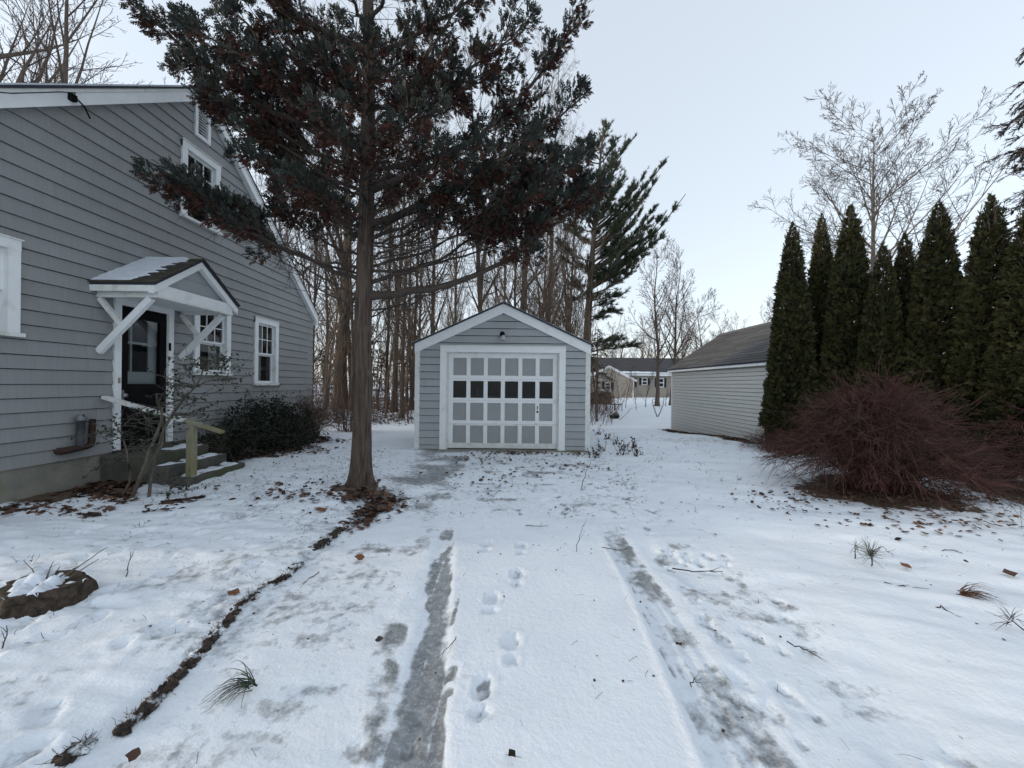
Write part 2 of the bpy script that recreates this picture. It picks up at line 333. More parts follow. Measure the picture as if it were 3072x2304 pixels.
_a = np.arange(8) * math.pi / 4; _r = np.array([.58, .40, .50, .36, .44, .38, .52, .33])
LOBE_V = np.concatenate([[(0, .45, 0.02)], np.stack([_r * np.sin(_a), .45 + _r * np.cos(_a), .06 + .14 * np.abs(np.sin(_a * 1.5 + .4))], -1)]); LOBE_F = np.array([(0, 1, 2, 3), (0, 3, 4, 5), (0, 5, 6, 7), (0, 7, 8, 1)])
# value noise
_lat = rng.random((256, 256))
def vnoise(x, y, s):
    x = np.asarray(x) * s + 37.2; y = np.asarray(y) * s + 91.7
    xi = np.floor(x).astype(int); yi = np.floor(y).astype(int); fx = x - xi; fy = y - yi
    fx = fx * fx * (3 - 2 * fx); fy = fy * fy * (3 - 2 * fy)
    g = lambda a, b: _lat[a % 256, b % 256]
    return (g(xi, yi) * (1 - fx) + g(xi + 1, yi) * fx) * (1 - fy) + (g(xi, yi + 1) * (1 - fx) + g(xi + 1, yi + 1) * fx) * fy - 0.5
def fbm(x, y, s, o=4):
    return sum(vnoise(x + 13.7 * i, y - 7.1 * i, s * 2 ** i) / 2 ** i for i in range(o))
def sstep(a, b, x):
    t = np.clip((x - a) / (b - a), 0, 1); return t * t * (3 - 2 * t)
def G(x, y):
    """ground height without the small relief"""
    x = np.asarray(x, float); y = np.asarray(y, float)
    z = 0.045 * sstep(1, 8, y) - 0.15 * sstep(9.5, 15, y) + 0.32 * sstep(20, 44, y)
    z = z + 0.13 * sstep(1.6, 4.5, x) * sstep(1.5, 5, y) * (1 - sstep(10, 14, y))
    z = z + 0.06 * np.exp(-((x + 2.15) ** 2 + (y - 5.5) ** 2) / 0.3) + 0.05 * sstep(-4.2, -5.6, x) * (1 - sstep(9, 13, y))
    return z + 0.03 * fbm(x, y, 0.35, 2)
def gz(x, y): return float(G(x, y))
# photo -> world helpers (2212 px wide view of the photograph): used once to survey positions of things
TH = R(0.6); FD = 1154 / 3072 * 2212
def unroll(u, v):
    dx, dy = u - 1106, v - 829.5
    return dx * math.cos(TH) + dy * math.sin(TH), -dx * math.sin(TH) + dy * math.cos(TH)
def on_ground(u, v):
    a, b = unroll(u, v); Y = EYE * FD / b
    for _ in range(12): Y = (EYE - gz(a * Y / FD, Y)) * FD / b
    return a * Y / FD, Y
def at(u, v, Y):
    a, b = unroll(u, v); return np.array((a * Y / FD, Y, EYE - b * Y / FD))

# ------------------------------------------------------------------ ground
def axis(bands):
    out = [bands[0][0]]
    for a, b, s0, s1 in bands:
        x = a
        while x < b - 1e-6:
            t = (x - a) / (b - a); x = x + s0 + (s1 - s0) * t
            out.append(min(x, b))
    return np.unique(np.round(out, 5))
def build_ground():
    xs = axis([(-420, -40, 60, 12), (-40, -6, 5, 0.12), (-6, -3.2, 0.07, 0.03), (-3.2, 3.6, 0.026, 0.026), (3.6, 7, 0.03, 0.09), (7, 40, 0.15, 5), (40, 420, 12, 60)])
    ys = axis([(-60, -4, 12, 2), (-4, 1.0, 0.6, 0.05), (1.0, 4.2, 0.021, 0.025), (4.2, 9, 0.03, 0.06), (9, 20, 0.06, 0.3), (20, 60, 0.4, 5), (60, 600, 8, 70)])
    X, Y = np.meshgrid(xs, ys)
    Z = G(X, Y); near = 1 - sstep(9, 16, Y)
    ice = np.zeros_like(X); soil = np.zeros_like(X)
    # wind and melt ripples, lawn lumps
    Z += near * (0.014 * fbm(X, Y * 1.6, 2.3, 4) + 0.005 * fbm(X * 0.6, Y, 11, 3)) * (1 - 0.75 * sstep(-.5, -.2, X) * sstep(1.0, .7, X) * (1 - sstep(3, 5, Y)))
    lawn_l = sstep(-1.6, -2.2, X); lawn_r = sstep(1.8, 2.6, X)
    Z += near * (lawn_l * (0.03 * fbm(X * 0.5, Y * 1.6, 4, 4) + 0.010 * fbm(X, Y * 1.3, 13, 3)) + lawn_r * 0.042 * fbm(X * 0.35 + 0.15 * Y, Y * 1.2 + 0.45 * X, 2.2, 4) + 0.012 * fbm(X * 0.7, Y * 1.5, 1.3, 2))
    Z += 0.025 * (lawn_l + lawn_r) * near
    # left wheel track: bare ice
    xl = np.interp(Y, [1.0, 1.55, 2.73, 4.13, 5.5], [-0.40, -0.50, -0.66, -0.76, -0.80]); xr = np.interp(Y, [1.0, 1.55, 2.73, 4.13, 5.5], [-0.23, -0.26, -0.42, -0.60, -0.66])
    wob = 0.05 * fbm(X, Y, 4, 3); fade = 1 - sstep(3.2, 4.6, Y)
    trk = sstep(-0.06, 0.05, X - xl - 0.03 + wob * 1.6) * sstep(-0.012, 0.012, xr - X + wob * 0.15)
    Z -= 0.02 * trk * fade; ice = np.maximum(ice, trk * (0.30 + 0.78 * fade))
    ice = np.where((trk > 0.2), ice * (1 - 0.75 * sstep(0.02, 0.2, fbm(X * 1.4, Y, 3.4, 3)) * sstep(1.9, 2.8, Y)), ice)
    ice = np.where(trk > 0.2, ice * (1 - 0.55 * sstep(0.08, 0.3, fbm(X * 9, Y * 0.9, 2.0, 3))), ice)
    for u_, v_ in ((930, 1225), (950, 1320)):      # tyre block prints beside the track
        cx, cy = on_ground(u_ + 12, v_); k = (abs(X - cx) < .085) & (abs(Y - cy) < .16); ice = np.where(k, np.maximum(ice, .34 + .3 * (np.cos((X - cx) * 190) > .55)), ice)
    # packed shoulder left of it with slush
    sh = sstep(-0.30, -0.1, X - xl) * (1 - sstep(-0.05, 0.02, X - xl)) * (1 - sstep(2.6, 3.4, Y))
    Z += sh * 0.012 * fbm(X, Y, 16, 2); ice = np.maximum(ice, sh * (0.40 + 0.8 * fbm(X, Y, 6, 3)))
    # right wheel track with tyre ridges
    rl = np.interp(Y, [1.0, 1.56, 2.75, 4.17, 6], [0.80, 0.81, 0.91, 0.94, 0.96]); rw = np.interp(Y, [1.0, 2.75, 4.17], [0.40, 0.24, 0.20])
    u = (X - rl) / rw; rfade = 1 - sstep(3.9, 4.6, Y)
    rt = sstep(0, 0.05, u) * (1 - sstep(0.95, 1.25, u + wob * 3))
    Z -= rt * rfade * (0.014 + 0.006 * np.cos(u * 22)); ice = np.maximum(ice, rt * rfade * (0.27 + 0.16 * sstep(0.35, 0.6, u) + 0.14 * sstep(2.6, 3.4, Y) + 0.5 * fbm(X, Y, 5.6, 4)))
    Z += 0.014 * np.exp(-((X - rl + 0.02) / 0.018) ** 2) * rfade
    for o_ in (0.03, 0.10, 0.17): ice = np.maximum(ice, 0.50 * np.exp(-((X - rl - o_ * rw / .4 - .012 * fbm(X * 0, Y, 2, 2)) / 0.009) ** 2) * rfade * (vnoise(X, Y, 2.3) > -.22))
    # patches of ice in the trodden parts of the drive
    drv = sstep(-1.8, -1.5, X) * (1 - sstep(-0.9, -0.6, X)) * sstep(1.9, 2.4, Y) * (1 - sstep(6.8, 8.2, Y))
    ice = np.maximum(ice, drv * (0.24 + 0.75 * fbm(X, Y * 1.3, 3.1, 5)))
    drm = sstep(-0.9, -0.4, X) * (1 - sstep(1.6, 2.2, X)) * sstep(4.0, 4.8, Y) * (1 - sstep(8.0, 8.5, Y))
    ice = np.maximum(ice, drm * (0.14 + 0.9 * fbm(X * 0.8, Y * 2.0, 2.6, 5)))
    rg = sstep(1.15, 1.35, X) * (1 - sstep(2.0, 2.5, X)) * (1 - sstep(3.6, 4.6, Y))
    ice = np.maximum(ice, rg * (0.12 + 0.9 * fbm(X, Y, 3.6, 4)))
    Z -= 0.016 * rg * sstep(-0.05, 0.2, fbm(X, Y, 2.4, 2))
    for u_, v_, w_, h_ in ((1755, 1400, .13, .09), (1850, 1490, .16, .1), (1895, 1530, .2, .08), (1700, 1340, .1, .07), (1625, 1520, .06, .06), (600, 1530, .3, .1), (690, 1490, .2, .07), (560, 1590, .2, .06)):
        cx, cy = on_ground(u_, v_); dd = ((X - cx) / w_) ** 2 + ((Y - cy) / h_) ** 2
        ice = np.maximum(ice, np.exp(-dd) * 0.5); Z -= 0.012 * np.exp(-dd)
    # boot prints: sole and heel; hollows greyed for thin snow and painted-in shade
    def boot(cx, cy, ang, depth, s=1.0, bare=0.0):
        nonlocal Z, ice
        m = (abs(X - cx) < 0.3) & (abs(Y - cy) < 0.35)
        if not m.any(): return
        x, y = X[m] - cx, Y[m] - cy; c, sn = math.cos(ang), math.sin(ang); a = (x * c + y * sn) / s; b = (-x * sn + y * c) / s
        d = np.minimum(np.sqrt((a / 0.05) ** 2 + ((b - 0.055) / 0.085) ** 2), np.sqrt((a / 0.036) ** 2 + ((b + 0.10) / 0.042) ** 2))
        k = 1 - sstep(0.75, 1.05, d); rim = np.exp(-((d - 1.18) / 0.14) ** 2)
        Z[m] += -depth * k * (1 + 0.3 * np.cos(b * 260)) + 0.3 * depth * rim
        if bare: ice[m] = np.maximum(ice[m], k * bare * (0.75 + 0.9 * vnoise(X[m], Y[m], 26)))
    for cx, cy, br in ((815, 1255, .55), (1000, 950, .3), (875, 650, .45), (1035, 495, .5), (1060, 310, .35), (845, 295, .4)):
        gx, gy = on_ground((1050 + cx / 2.063) * .72, (1500 + cy / 2.063) * .72); boot(gx, gy + 0.04, 0.06 * rng.normal(), 0.03, 1.0, br + .15)
    rs = np.random.default_rng(3)
    for _ in range(70):
        cx = rs.uniform(-4.4, -1.9); cy = rs.uniform(1.5, 5.5); boot(cx, cy, rs.uniform(-1.2, 0.8), rs.uniform(.014, .028), 1.1, 0.42 * (rs.random() > .4))
    for _ in range(70):
        boot(rs.uniform(-1.2, 1.9), rs.uniform(4.4, 8.2), rs.normal() * 0.5, rs.uniform(.010, .02), 1.1, 0.66 * (rs.random() > .3))
    for _ in range(22):
        boot(rs.uniform(1.2, 2.1), rs.uniform(1.5, 4.5), rs.normal() * 0.4, rs.uniform(.01, .02), 1.0, 0.5)
    for gx, gy in ((-.42, 1.72), (-.43, 1.62), (-.30, 2.02)): boot(gx, gy, 0.1, .012, 0.8, 1.0)
    # drive edge: a small step up to the lawn
    Z += 0.02 * sstep(-1.74, -1.80, X + 0.03 * fbm(X, Y, 2.5, 2)) * (1 - sstep(4.6, 5.2, Y))
    # bare soil: against the house, tree foot, under the big bush, garage foot, wood floor
    soil = np.maximum(soil, 1.1 * sstep(-5.05, -5.5, X + 0.4 * fbm(X, Y, 1.5, 3)) * sstep(4.1, 4.8, Y) * (1 - sstep(10, 11, Y)))
    d = np.hypot((X + 2.12) / 1.5, Y - 5.36); soil = np.maximum(soil, 1 - sstep(0.10, 0.46, d + 0.42 * fbm(X, Y, 4, 4)))
    d = np.hypot((X - 4.95) / 1.25, Y - 5.1); soil = np.maximum(soil, 0.95 * (1 - sstep(0.35, 1.05, d + 0.5 * fbm(X, Y, 2, 3))))
    d = np.hypot((X - 6.9) / 1.2, (Y - 6.5) / 2.6); soil = np.maximum(soil, 0.8 * (1 - sstep(0.5, 1.1, d + 0.5 * fbm(X, Y, 2, 3))))
    soil = np.maximum(soil, 0.75 * sstep(17, 21, Y) * (1 - sstep(38, 60, Y)) * sstep(2.5, 0.5, X + 2 * fbm(X, Y, .3, 2)) * sstep(0.0, 0.25, fbm(X, Y, 0.9, 4) + 0.06))
    d = np.abs(X - 5.8) + 0; soil = np.maximum(soil, 0.9 * (1 - sstep(0.15, 0.45, d + 0.25 * fbm(X, Y, 2.5, 3))) * sstep(8.5, 9.5, Y) * (1 - sstep(14.2, 14.8, Y)))
    thin = lawn_l * 0.25 + lawn_r * 0.16 + 0.25 * sstep(3.6, 5, Y) * (1 - lawn_l) * (1 - lawn_r) + 0.24 * sstep(-.75, -1.0, X) * (1 - lawn_l)
    ice = np.maximum(ice, thin * (1 + 1.3 * fbm(X, Y * 1.4, 1.7, 4)))
    ice *= 1 - sstep(9, 11, Y)
    V = np.stack([X, Y, Z], -1).reshape(-1, 3); ny, nx = X.shape
    i = (np.arange(ny - 1)[:, None] * nx + np.arange(nx - 1)[None, :]).reshape(-1)
    me = mesh_arrays('ground', V, np.stack([i, i + 1, i + nx + 1, i + nx], -1), None, True)
    for nm, a in (('ice', ice), ('soil', soil)):
        at_ = me.attributes.new(nm, 'FLOAT', 'POINT'); at_.data.foreach_set('value', np.clip(a, 0, 1.2).astype(np.float32).ravel())
    return link('ground', me, 'snow', kind='structure')
build_ground()

# ------------------------------------------------------------------ polygon tools for cladding
def clip_half(poly, a, b, c):           # keep a*y+b*z+c >= 0
    out = []
    for i in range(len(poly)):
        p, q = poly[i], poly[(i + 1) % len(poly)]; dp, dq = a * p[0] + b * p[1] + c, a * q[0] + b * q[1] + c
        if dp >= 0: out.append(p)
        if dp * dq < 0: t = dp / (dp - dq); out.append((p[0] + t * (q[0] - p[0]), p[1] + t * (q[1] - p[1])))
    return out
def cut_rects(r, holes):
    rs = [r]
    for h0, h1, g0, g1 in holes:
        nx = []
        for a, b, c, d in rs:
            if h1 <= a or h0 >= b or g1 <= c or g0 >= d: nx.append((a, b, c, d)); continue
            if h0 > a: nx.append((a, h0, c, d))
            if h1 < b: nx.append((h1, b, c, d))
            m0, m1 = max(a, h0), min(b, h1)
            if g0 > c: nx.append((m0, m1, c, g0))
            if g1 < d: nx.append((m0, m1, g1, d))
        rs = nx
    return [q for q in rs if q[1] - q[0] > 0.004 and q[3] - q[2] > 0.004]
def clad(parent, m, courses, span, holes, halves, face, widths, gap=0.0012, t_lo=0.030, t_hi=0.008, name='shingle', groove=0.008):
    """overlapping wedge shingles; face(u, z, d) -> xyz with d = distance proud of the wall"""
    n = 0
    for k in range(len(courses) - 1):
        z0, z1 = courses[k], courses[k + 1]
        u = span[0] - random.uniform(0, widths[0])
        while u < span[1]:
            w = random.uniform(*widths); a, b = max(u, span[0]), min(u + w - gap, span[1]); u += w
            if b - a < 0.02: continue
            dz = random.uniform(-0.0015, 0.0015)
            for (p, q, c, d) in cut_rects((a, b, z0 + dz, z1 - groove), holes):
                mb = MB(); poly = [(p, c), (q, c), (q, d), (p, d)]
                for h in halves:
                    poly = clip_half(poly, *h)
                    if len(poly) < 3: break
                if len(poly) < 3: continue
                th = lambda z: t_lo + (t_hi - t_lo) * (z - z0) / (z1 - z0)
                nn = len(poly)
                mb.add([face(y, z, th(z)) for y, z in poly] + [face(y, z, -0.004) for y, z in poly],
                       [tuple(range(nn)), tuple(range(2 * nn - 1, nn - 1, -1))] + [(i, i + nn, (i + 1) % nn + nn, (i + 1) % nn) for i in range(nn)])
                mb.build(name, m, parent); n += 1
    return n

# ------------------------------------------------------------------ grey house on the left
HX = -5.8; PKY, PKZ = 7.13, 6.74; SLL, SLR = 0.765, 0.845; YL, YR = 3.1, 11.17
house = thing('grey_house', (-9.5, 7.1, 0), 'grey shingled two storey gabled house with white trim and black side door', 'house')
def rake_z(y): return PKZ - (SLL * (PKY - y) if y < PKY else SLR * (y - PKY))
wall_out = [(YL, -0.3), (YR, -0.3), (YR, rake_z(YR) + 0.05), (PKY, PKZ + 0.05), (YL, rake_z(YL) + 0.05)]
win = dict(a=(3.55, 4.51, 2.04, 3.16), b=(6.99, 7.89, 1.66, 3.0), c=(8.63, 9.5, 1.46, 3.0), u=(6.69, 7.57, 4.41, 5.76))
VENT = (6.96, 7.31, 6.01, 6.60); DOOR = (5.59, 6.56, 0.50, 2.79)
holes = list(win.values()) + [VENT, DOOR]
# structural wall, set back behind cladding; windows stand in the depth between
MB().prism(wall_out, 'x', -6.05, -5.97).build('wall', 'dark', house)
MB().box(-14.5, -5.99, YL, YL + 0.1, 0.3, rake_z(YL)).build('side_wall', 'siding', house); MB().box(-14.5, -5.99, YR - 0.1, YR, 0.3, rake_z(YR)).build('side_wall', 'siding', house)
b = MB(); b.box(-14.4, HX - 0.02, YL + 0.03, YR - 0.03, -0.4, 0.505); b.build('foundation', 'concrete', house)
cs = [0.50, 0.66, 0.81, 0.98, 1.15, 1.32, 1.49, 1.67, 1.84] + [1.84 + 0.18 * i for i in range(1, 9)] + [3.46, 3.65, 3.85, 4.04, 4.24, 4.44, 4.63]
while cs[-1] < 6.8: cs.append(cs[-1] + 0.197)
clad(house, 'siding', cs, (YL, YR - 0.11), holes, [(SLL, -1, PKZ - SLL * PKY + 0.03), (-SLR, -1, PKZ + SLR * PKY + 0.03)],
     lambda y, z, d: (HX + d - 0.02, y, z), (0.58, 1.05))
clad(house, 'siding', [c for c in cs if c < 3.5], (YR - 0.108, YR + 0.02), holes, [(-SLR, -1, PKZ + SLR * PKY + 0.03)], lambda y, z, d: (HX + d - 0.02, y, z), (0.2, 0.21), name='corner_shingle')
# roof slabs, rake boxes
def slope_quad(y0, y1, off0, off1):
    return [(y0, rake_z(y0) + off0), (y1, rake_z(y1) + off0), (y1, rake_z(y1) + off1), (y0, rake_z(y0) + off1)]
for y0, y1 in ((YL - 0.35, PKY - 0.0005), (PKY + 0.0005, YR + 0.10)):
    MB().prism(slope_quad(y0, y1, 0.225, 0.262), 'x', -14.6, HX + 0.125).build('roof', 'roofedge', house)
    MB().prism(slope_quad(y0, y1, 0.0, 0.223), 'x', HX - 0.02, HX + 0.10).build('rake_board', 'white', house)
    MB().prism(slope_quad(y0, y1, 0.175, 0.2235), 'x', HX + 0.1005, HX + 0.112).build('rake_moulding', 'white_old', house)
    MB().prism(slope_quad(y0 + 0.1, y1 - 0.1, 0.2635, 0.285), 'x', -14.5, HX + 0.03).build('roof_snow', 'roof_snow', house)
b = MB(); b.box(-14.6, HX + 0.09, YR + 0.0205, YR + 0.10, rake_z(YR) - 0.12, rake_z(YR) + 0.13); b.build('eave_fascia', 'white', house)
# windows: frame (casing), sashes, muntins, panes, curtain
def house_window(y0, y1, z0, z1, muntins=(3, 2), blind=None, sill=True, name='window'):
    w = thing(name, (HX, (y0 + y1) / 2, z0), None, None); attach(w, house)
    w.location = Vector((HX, (y0 + y1) / 2, z0)); 
    c = 0.115; f = HX + 0.03; tw = []
    def part(nm, mm, *bx):
        b = MB()
        for q in bx: b.box(*q)
        o = b.build(nm, mm); tw.append(o); return o
    part('casing', 'white', (HX - 0.12, f, y0, y0 + c, z0 + 0.045, z1), (HX - 0.12, f, y1 - c, y1, z0 + 0.045, z1), (HX - 0.12, f + 0.004, y0, y1, z1 - c, z1 + 0.002))
    part('drip_cap', 'white_old', (HX, f + 0.025, y0 - 0.01, y1 + 0.01, z1 + 0.0025, z1 + 0.018))
    part('sill', 'white_old', (HX - 0.12, f + 0.045, y0 - 0.015, y1 + 0.015, z0 - 0.002, z0 + 0.043))
    iy0, iy1, iz0, iz1 = y0 + c, y1 - c, z0 + 0.044, z1 - c; zm = (iz0 + iz1) / 2; s = 0.042; g = HX - 0.03
    part('upper_sash', 'white', (g - 0.03, g, iy0, iy0 + s, zm, iz1), (g - 0.03, g, iy1 - s, iy1, zm, iz1), (g - 0.03, g + 0.001, iy0 + s, iy1 - s, iz1 - s, iz1), (g - 0.03, g + 0.001, iy0 + s, iy1 - s, zm - 0.018, zm + 0.018))
    part('lower_sash', 'white', (g - 0.07, g - 0.035, iy0, iy0 + s, iz0, zm), (g - 0.07, g - 0.035, iy1 - s, iy1, iz0, zm), (g - 0.07, g - 0.034, iy0 + s, iy1 - s, iz0, iz0 + s * 1.4), (g - 0.07, g - 0.034, iy0 + s, iy1 - s, zm - 0.05, zm - 0.0185))
    ny, nz = muntins; dy = (iy1 - iy0 - 2 * s) / ny; dz = (iz1 - s - zm - 0.018) / nz
    for i in range(1, ny): part('muntin', 'white', (g - 0.022, g - 0.004, iy0 + s + dy * i - 0.009, iy0 + s + dy * i + 0.009, zm + 0.018, iz1 - s))
    for j in range(1, nz): part('muntin', 'white', (g - 0.0225, g - 0.0045, iy0 + s, iy1 - s, zm + 0.018 + dz * j - 0.009, zm + 0.018 + dz * j + 0.009))
    for i in range(ny):
        for j in range(nz):
            a, cz = iy0 + s + dy * i, zm + 0.018 + dz * j
            tw.append(MB().sheet_x(g - 0.014, a + 0.008, a + dy - 0.008, cz + 0.008, cz + dz - 0.008).build('pane', 'glass'))
    tw.append(MB().sheet_x(g - 0.053, iy0 + s, iy1 - s, iz0 + s * 1.4, zm - 0.05).build('pane', 'glass'))
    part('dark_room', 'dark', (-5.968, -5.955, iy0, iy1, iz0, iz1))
    if blind: part('curtain', 'curtain', (-5.95, -5.945, iy0 + blind[0] * (iy1 - iy0), iy0 + blind[1] * (iy1 - iy0), iz0, iz0 + blind[2] * (iz1 - iz0)))
    for o in tw: attach(o, w)
    return w
house_window(*win['a'], blind=(0.0, 0.35, 1.0)); house_window(*win['b'], blind=(0.62, 1.0, 0.5)); house_window(*win['c'], blind=(0.0, 0.55, 1.0)); house_window(*win['u'], muntins=(3, 2))
# louvred attic vent
v = thing('attic_vent', (HX, 7.13, 6.01), None, None); attach(v, house); v.location = (HX, 7.13, 6.01)
y0, y1, z0, z1 = VENT; b = MB()
b.box(HX - 0.1, HX + 0.03, y0, y0 + 0.06, z0, z1); b.box(HX - 0.1, HX + 0.03, y1 - 0.06, y1, z0, z1); b.box(HX - 0.1, HX + 0.031, y0 + 0.06, y1 - 0.06, z0, z0 + 0.06); b.box(HX - 0.1, HX + 0.031, y0 + 0.06, y1 - 0.06, z1 - 0.06, z1)
b.build('vent_frame', 'white', v); MB().box(-5.968, -5.95, y0 + 0.06, y1 - 0.06, z0 + 0.06, z1 - 0.06).build('dark_backing', 'dark', v)
for i in range(9):
    zz = z0 + 0.07 + i * 0.052
    MB().hexa([(HX - 0.05, y0 + 0.061, zz + 0.03), (HX + 0.012, y0 + 0.061, zz), (HX + 0.012, y1 - 0.061, zz), (HX - 0.05, y1 - 0.061, zz + 0.03),
               (HX - 0.05, y0 + 0.061, zz + 0.04), (HX + 0.012, y0 + 0.061, zz + 0.01), (HX + 0.012, y1 - 0.061, zz + 0.01), (HX - 0.05, y1 - 0.061, zz + 0.04)]).build('louvre_slat', 'white', v)
# side door: casing, black storm door with tall glass, inner door with white muntins, knob
d = thing('side_door', (HX, 6.07, 0.5), None, None); attach(d, house); d.location = (HX, 6.07, 0.5)
y0, y1, z0, z1 = DOOR
b = MB(); b.box(HX - 0.12, HX + 0.028, y0, y0 + 0.095, z0 + 0.02, z1 - 0.13); b.box(HX - 0.12, HX + 0.028, y1 - 0.095, y1, z0 + 0.02, z1 - 0.13); b.box(HX - 0.12, HX + 0.032, y0, y1, z1 - 0.13, z1); b.build('casing', 'white', d)
b = MB(); b.box(HX - 0.14, HX + 0.07, y0 + 0.02, y1 - 0.02, z0 - 0.03, z0 + 0.019); b.build('threshold', 'step', d)
sy0, sy1, sz0, sz1 = y0 + 0.097, y1 - 0.097, z0 + 0.025, z1 - 0.132; gy0, gy1, gz0, gz1 = sy0 + 0.13, sy1 - 0.115, 1.49, 2.50
b = MB(); dx0, dx1 = HX - 0.05, HX - 0.012
b.box(dx0, dx1, sy0, gy0, sz0, sz1); b.box(dx0, dx1, gy1, sy1, sz0, sz1); b.box(dx0, dx1 + 0.001, gy0, gy1, gz1, sz1); b.box(dx0, dx1 + 0.001, gy0, gy1, sz0 + 0.28, gz0); b.box(dx0, dx1 + 0.001, gy0, gy1, sz0, sz0 + 0.14)
b.box(dx0, dx1 - 0.012, gy0, gy1, sz0 + 0.14, sz0 + 0.28); b.build('door_leaf', 'black', d)
for zz in (0.85, 1.36): MB().box(dx1 + 0.0015, dx1 + 0.009, gy0 + 0.03, gy1 - 0.03, zz, zz + 0.012).build('door_moulding', 'black', d)
MB().sheet_x(dx0 + 0.014, gy0, gy1, gz0, gz1).build('storm_pane', 'glass', d)
ix = HX - 0.10
b = MB(); b.box(ix - 0.02, ix, gy0 - 0.02, gy1 + 0.02, gz0 - 0.02, gz0 + 0.19); b.box(ix - 0.02, ix, gy1 - 0.12, gy1 + 0.03, gz0 + 0.19, gz1); b.build('inner_door_rail', 'shade', d)
b = MB(); b.box(ix - 0.02, ix, gy0 - 0.02, gy1 - 0.12, gz0 + 0.62, gz0 + 0.655); b.build('inner_muntin', 'shade', d)
b = MB(); b.box(ix - 0.0195, ix + 0.001, gy0 + 0.12, gy0 + 0.15, gz0 + 0.19, gz1); b.build('inner_muntin', 'shade', d)
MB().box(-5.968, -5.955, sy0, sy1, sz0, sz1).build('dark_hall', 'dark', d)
b = MB(); b.box(dx1, dx1 + 0.01, sy0 + 0.035, sy0 + 0.07, 1.24, 1.40); b.build('lock_plate', 'cap', d)
b = MB(); b.tube([(dx1 + 0.008, sy0 + 0.055, 1.32), (dx1 + 0.03, sy0 + 0.055, 1.32), (dx1 + 0.035, sy0 + 0.055, 1.32), (dx1 + 0.055, sy0 + 0.055, 1.32), (dx1 + 0.065, sy0 + 0.055, 1.32)], [0.011, 0.011, 0.024, 0.03, 0.016], 14); b.build('door_knob', 'metal_white', d, smooth=True)
b = MB(); b.box(HX + 0.0285, HX + 0.036, y1 - 0.10, y1 - 0.06, 2.05, 2.18); b.build('hinge', 'black', d)
b = MB(); b.box(HX + 0.0285, HX + 0.04, y0 + 0.045, y0 + 0.07, 1.5, 1.58); b.build('doorbell_button', 'wood', d)
# canopy over the door
CY0, CY1, CYM, CX, CZE, CZR = 5.27, 6.88, 6.075, -4.905, 2.90, 3.47
cn = thing('door_canopy', (HX, CYM, 2.7), None, None); attach(cn, house); cn.location = (HX, CYM, 2.7)
sl = (CZR - CZE) / (CYM - CY0); cz = lambda y: CZR - sl * abs(y - CYM)
for s in (0, 1):
    ya, yb = (CY0, CYM - 0.0005) if s == 0 else (CYM + 0.0005, CY1)
    MB().prism([(ya, cz(ya) - 0.045), (yb, cz(yb) - 0.045), (yb, cz(yb)), (ya, cz(ya))], 'x', HX - 0.015, CX).build('roof_deck', 'roofedge', cn)
    nrow = 7; snow = MB()
    for k in range(nrow):
        t0, t1 = k / nrow, (k + 1) / nrow + 0.03; f = lambda t: CY0 - 0.02 + t * (CYM - CY0 + 0.02) if s == 0 else CY1 + 0.02 - t * (CY1 - CYM + 0.02)
        q0, q1 = f(t0), f(min(t1, 1.0)); o0, o1 = 0.022, 0.004
        xx = HX - 0.015
        while xx < CX + 0.02:
            x2 = min(xx + random.uniform(0.22, 0.34), CX + 0.025)
            MB().hexa([(xx, q0, cz(q0) + 0.001), (x2 - 0.004, q0, cz(q0) + 0.001), (x2 - 0.004, q1, cz(q1) + 0.001), (xx, q1, cz(q1) + 0.001),
                       (xx, q0, cz(q0) + o0), (x2 - 0.004, q0, cz(q0) + o0), (x2 - 0.004, q1, cz(q1) + o1 + 0.002), (xx, q1, cz(q1) + o1 + 0.002)]).build('shingle', 'shingle_old', cn)
            xx = x2
# snow lying on the near slope of the canopy, thinning to the front edge
def canopy_snow():
    nx, nt = 60, 42; V = []; F = []
    for i in range(nx + 1):
        for j in range(nt + 1):
            t = j / nt; y = CY0 + t * (CYM - CY0 - 0.01); xend = CX - 0.19 - 0.14 * (1 - t) - 0.16 * float(vnoise(t * 9.3, 3.1, 2.0)) - 0.12 * float(vnoise(t * 37, 9.3, 1.0))
            x = HX + (xend - HX) * i / nx; ed = min(1, (nx - i) / 5.0, (j + 0.6) / 2.0)
            row = (t * 7) % 1.0
            h = 0.028 + 0.012 * (1 - row) * ed + 0.007 * float(fbm(x, y, 9, 2)) - 0.012 * (1 - ed)
            V.append((x, y, cz(y) + h - 0.006))
    for i in range(nx):
        for j in range(nt):
            a = i * (nt + 1) + j; F.append((a, a + nt + 1, a + nt + 2, a + 1))
    link('snow_cover', mesh_arrays('snow_cover', V, F, None, True), 'roof_snow', cn)
canopy_snow()
b = MB()      # pediment: triangle, tie beam, rake trim
MB().prism([(CY0 + 0.1, CZE + 0.02), (CY1 - 0.1, CZE + 0.02), (CYM, CZR - 0.09)], 'x', CX - 0.16, CX - 0.10).build('pediment', 'gsiding', cn)
MB().box(CX - 0.10, CX - 0.094, CY0 + 0.2, CY1 - 0.2, CZE + 0.2, CZE + 0.206).build('pediment_lap', 'siding', cn)
for ya, yb in ((CY0, CYM - 0.0005), (CYM + 0.0005, CY1)):
    MB().prism([(ya, cz(ya) - 0.155), (yb, cz(yb) - 0.155), (yb, cz(yb) - 0.047), (ya, cz(ya) - 0.047)], 'x', CX - 0.09, CX - 0.012).build('rake_trim', 'white', cn)
MB().box(CX - 0.10, CX - 0.045, CY0 + 0.09, CY1 - 0.09, CZE - 0.17, CZE + 0.0).build('tie_beam', 'white', cn)
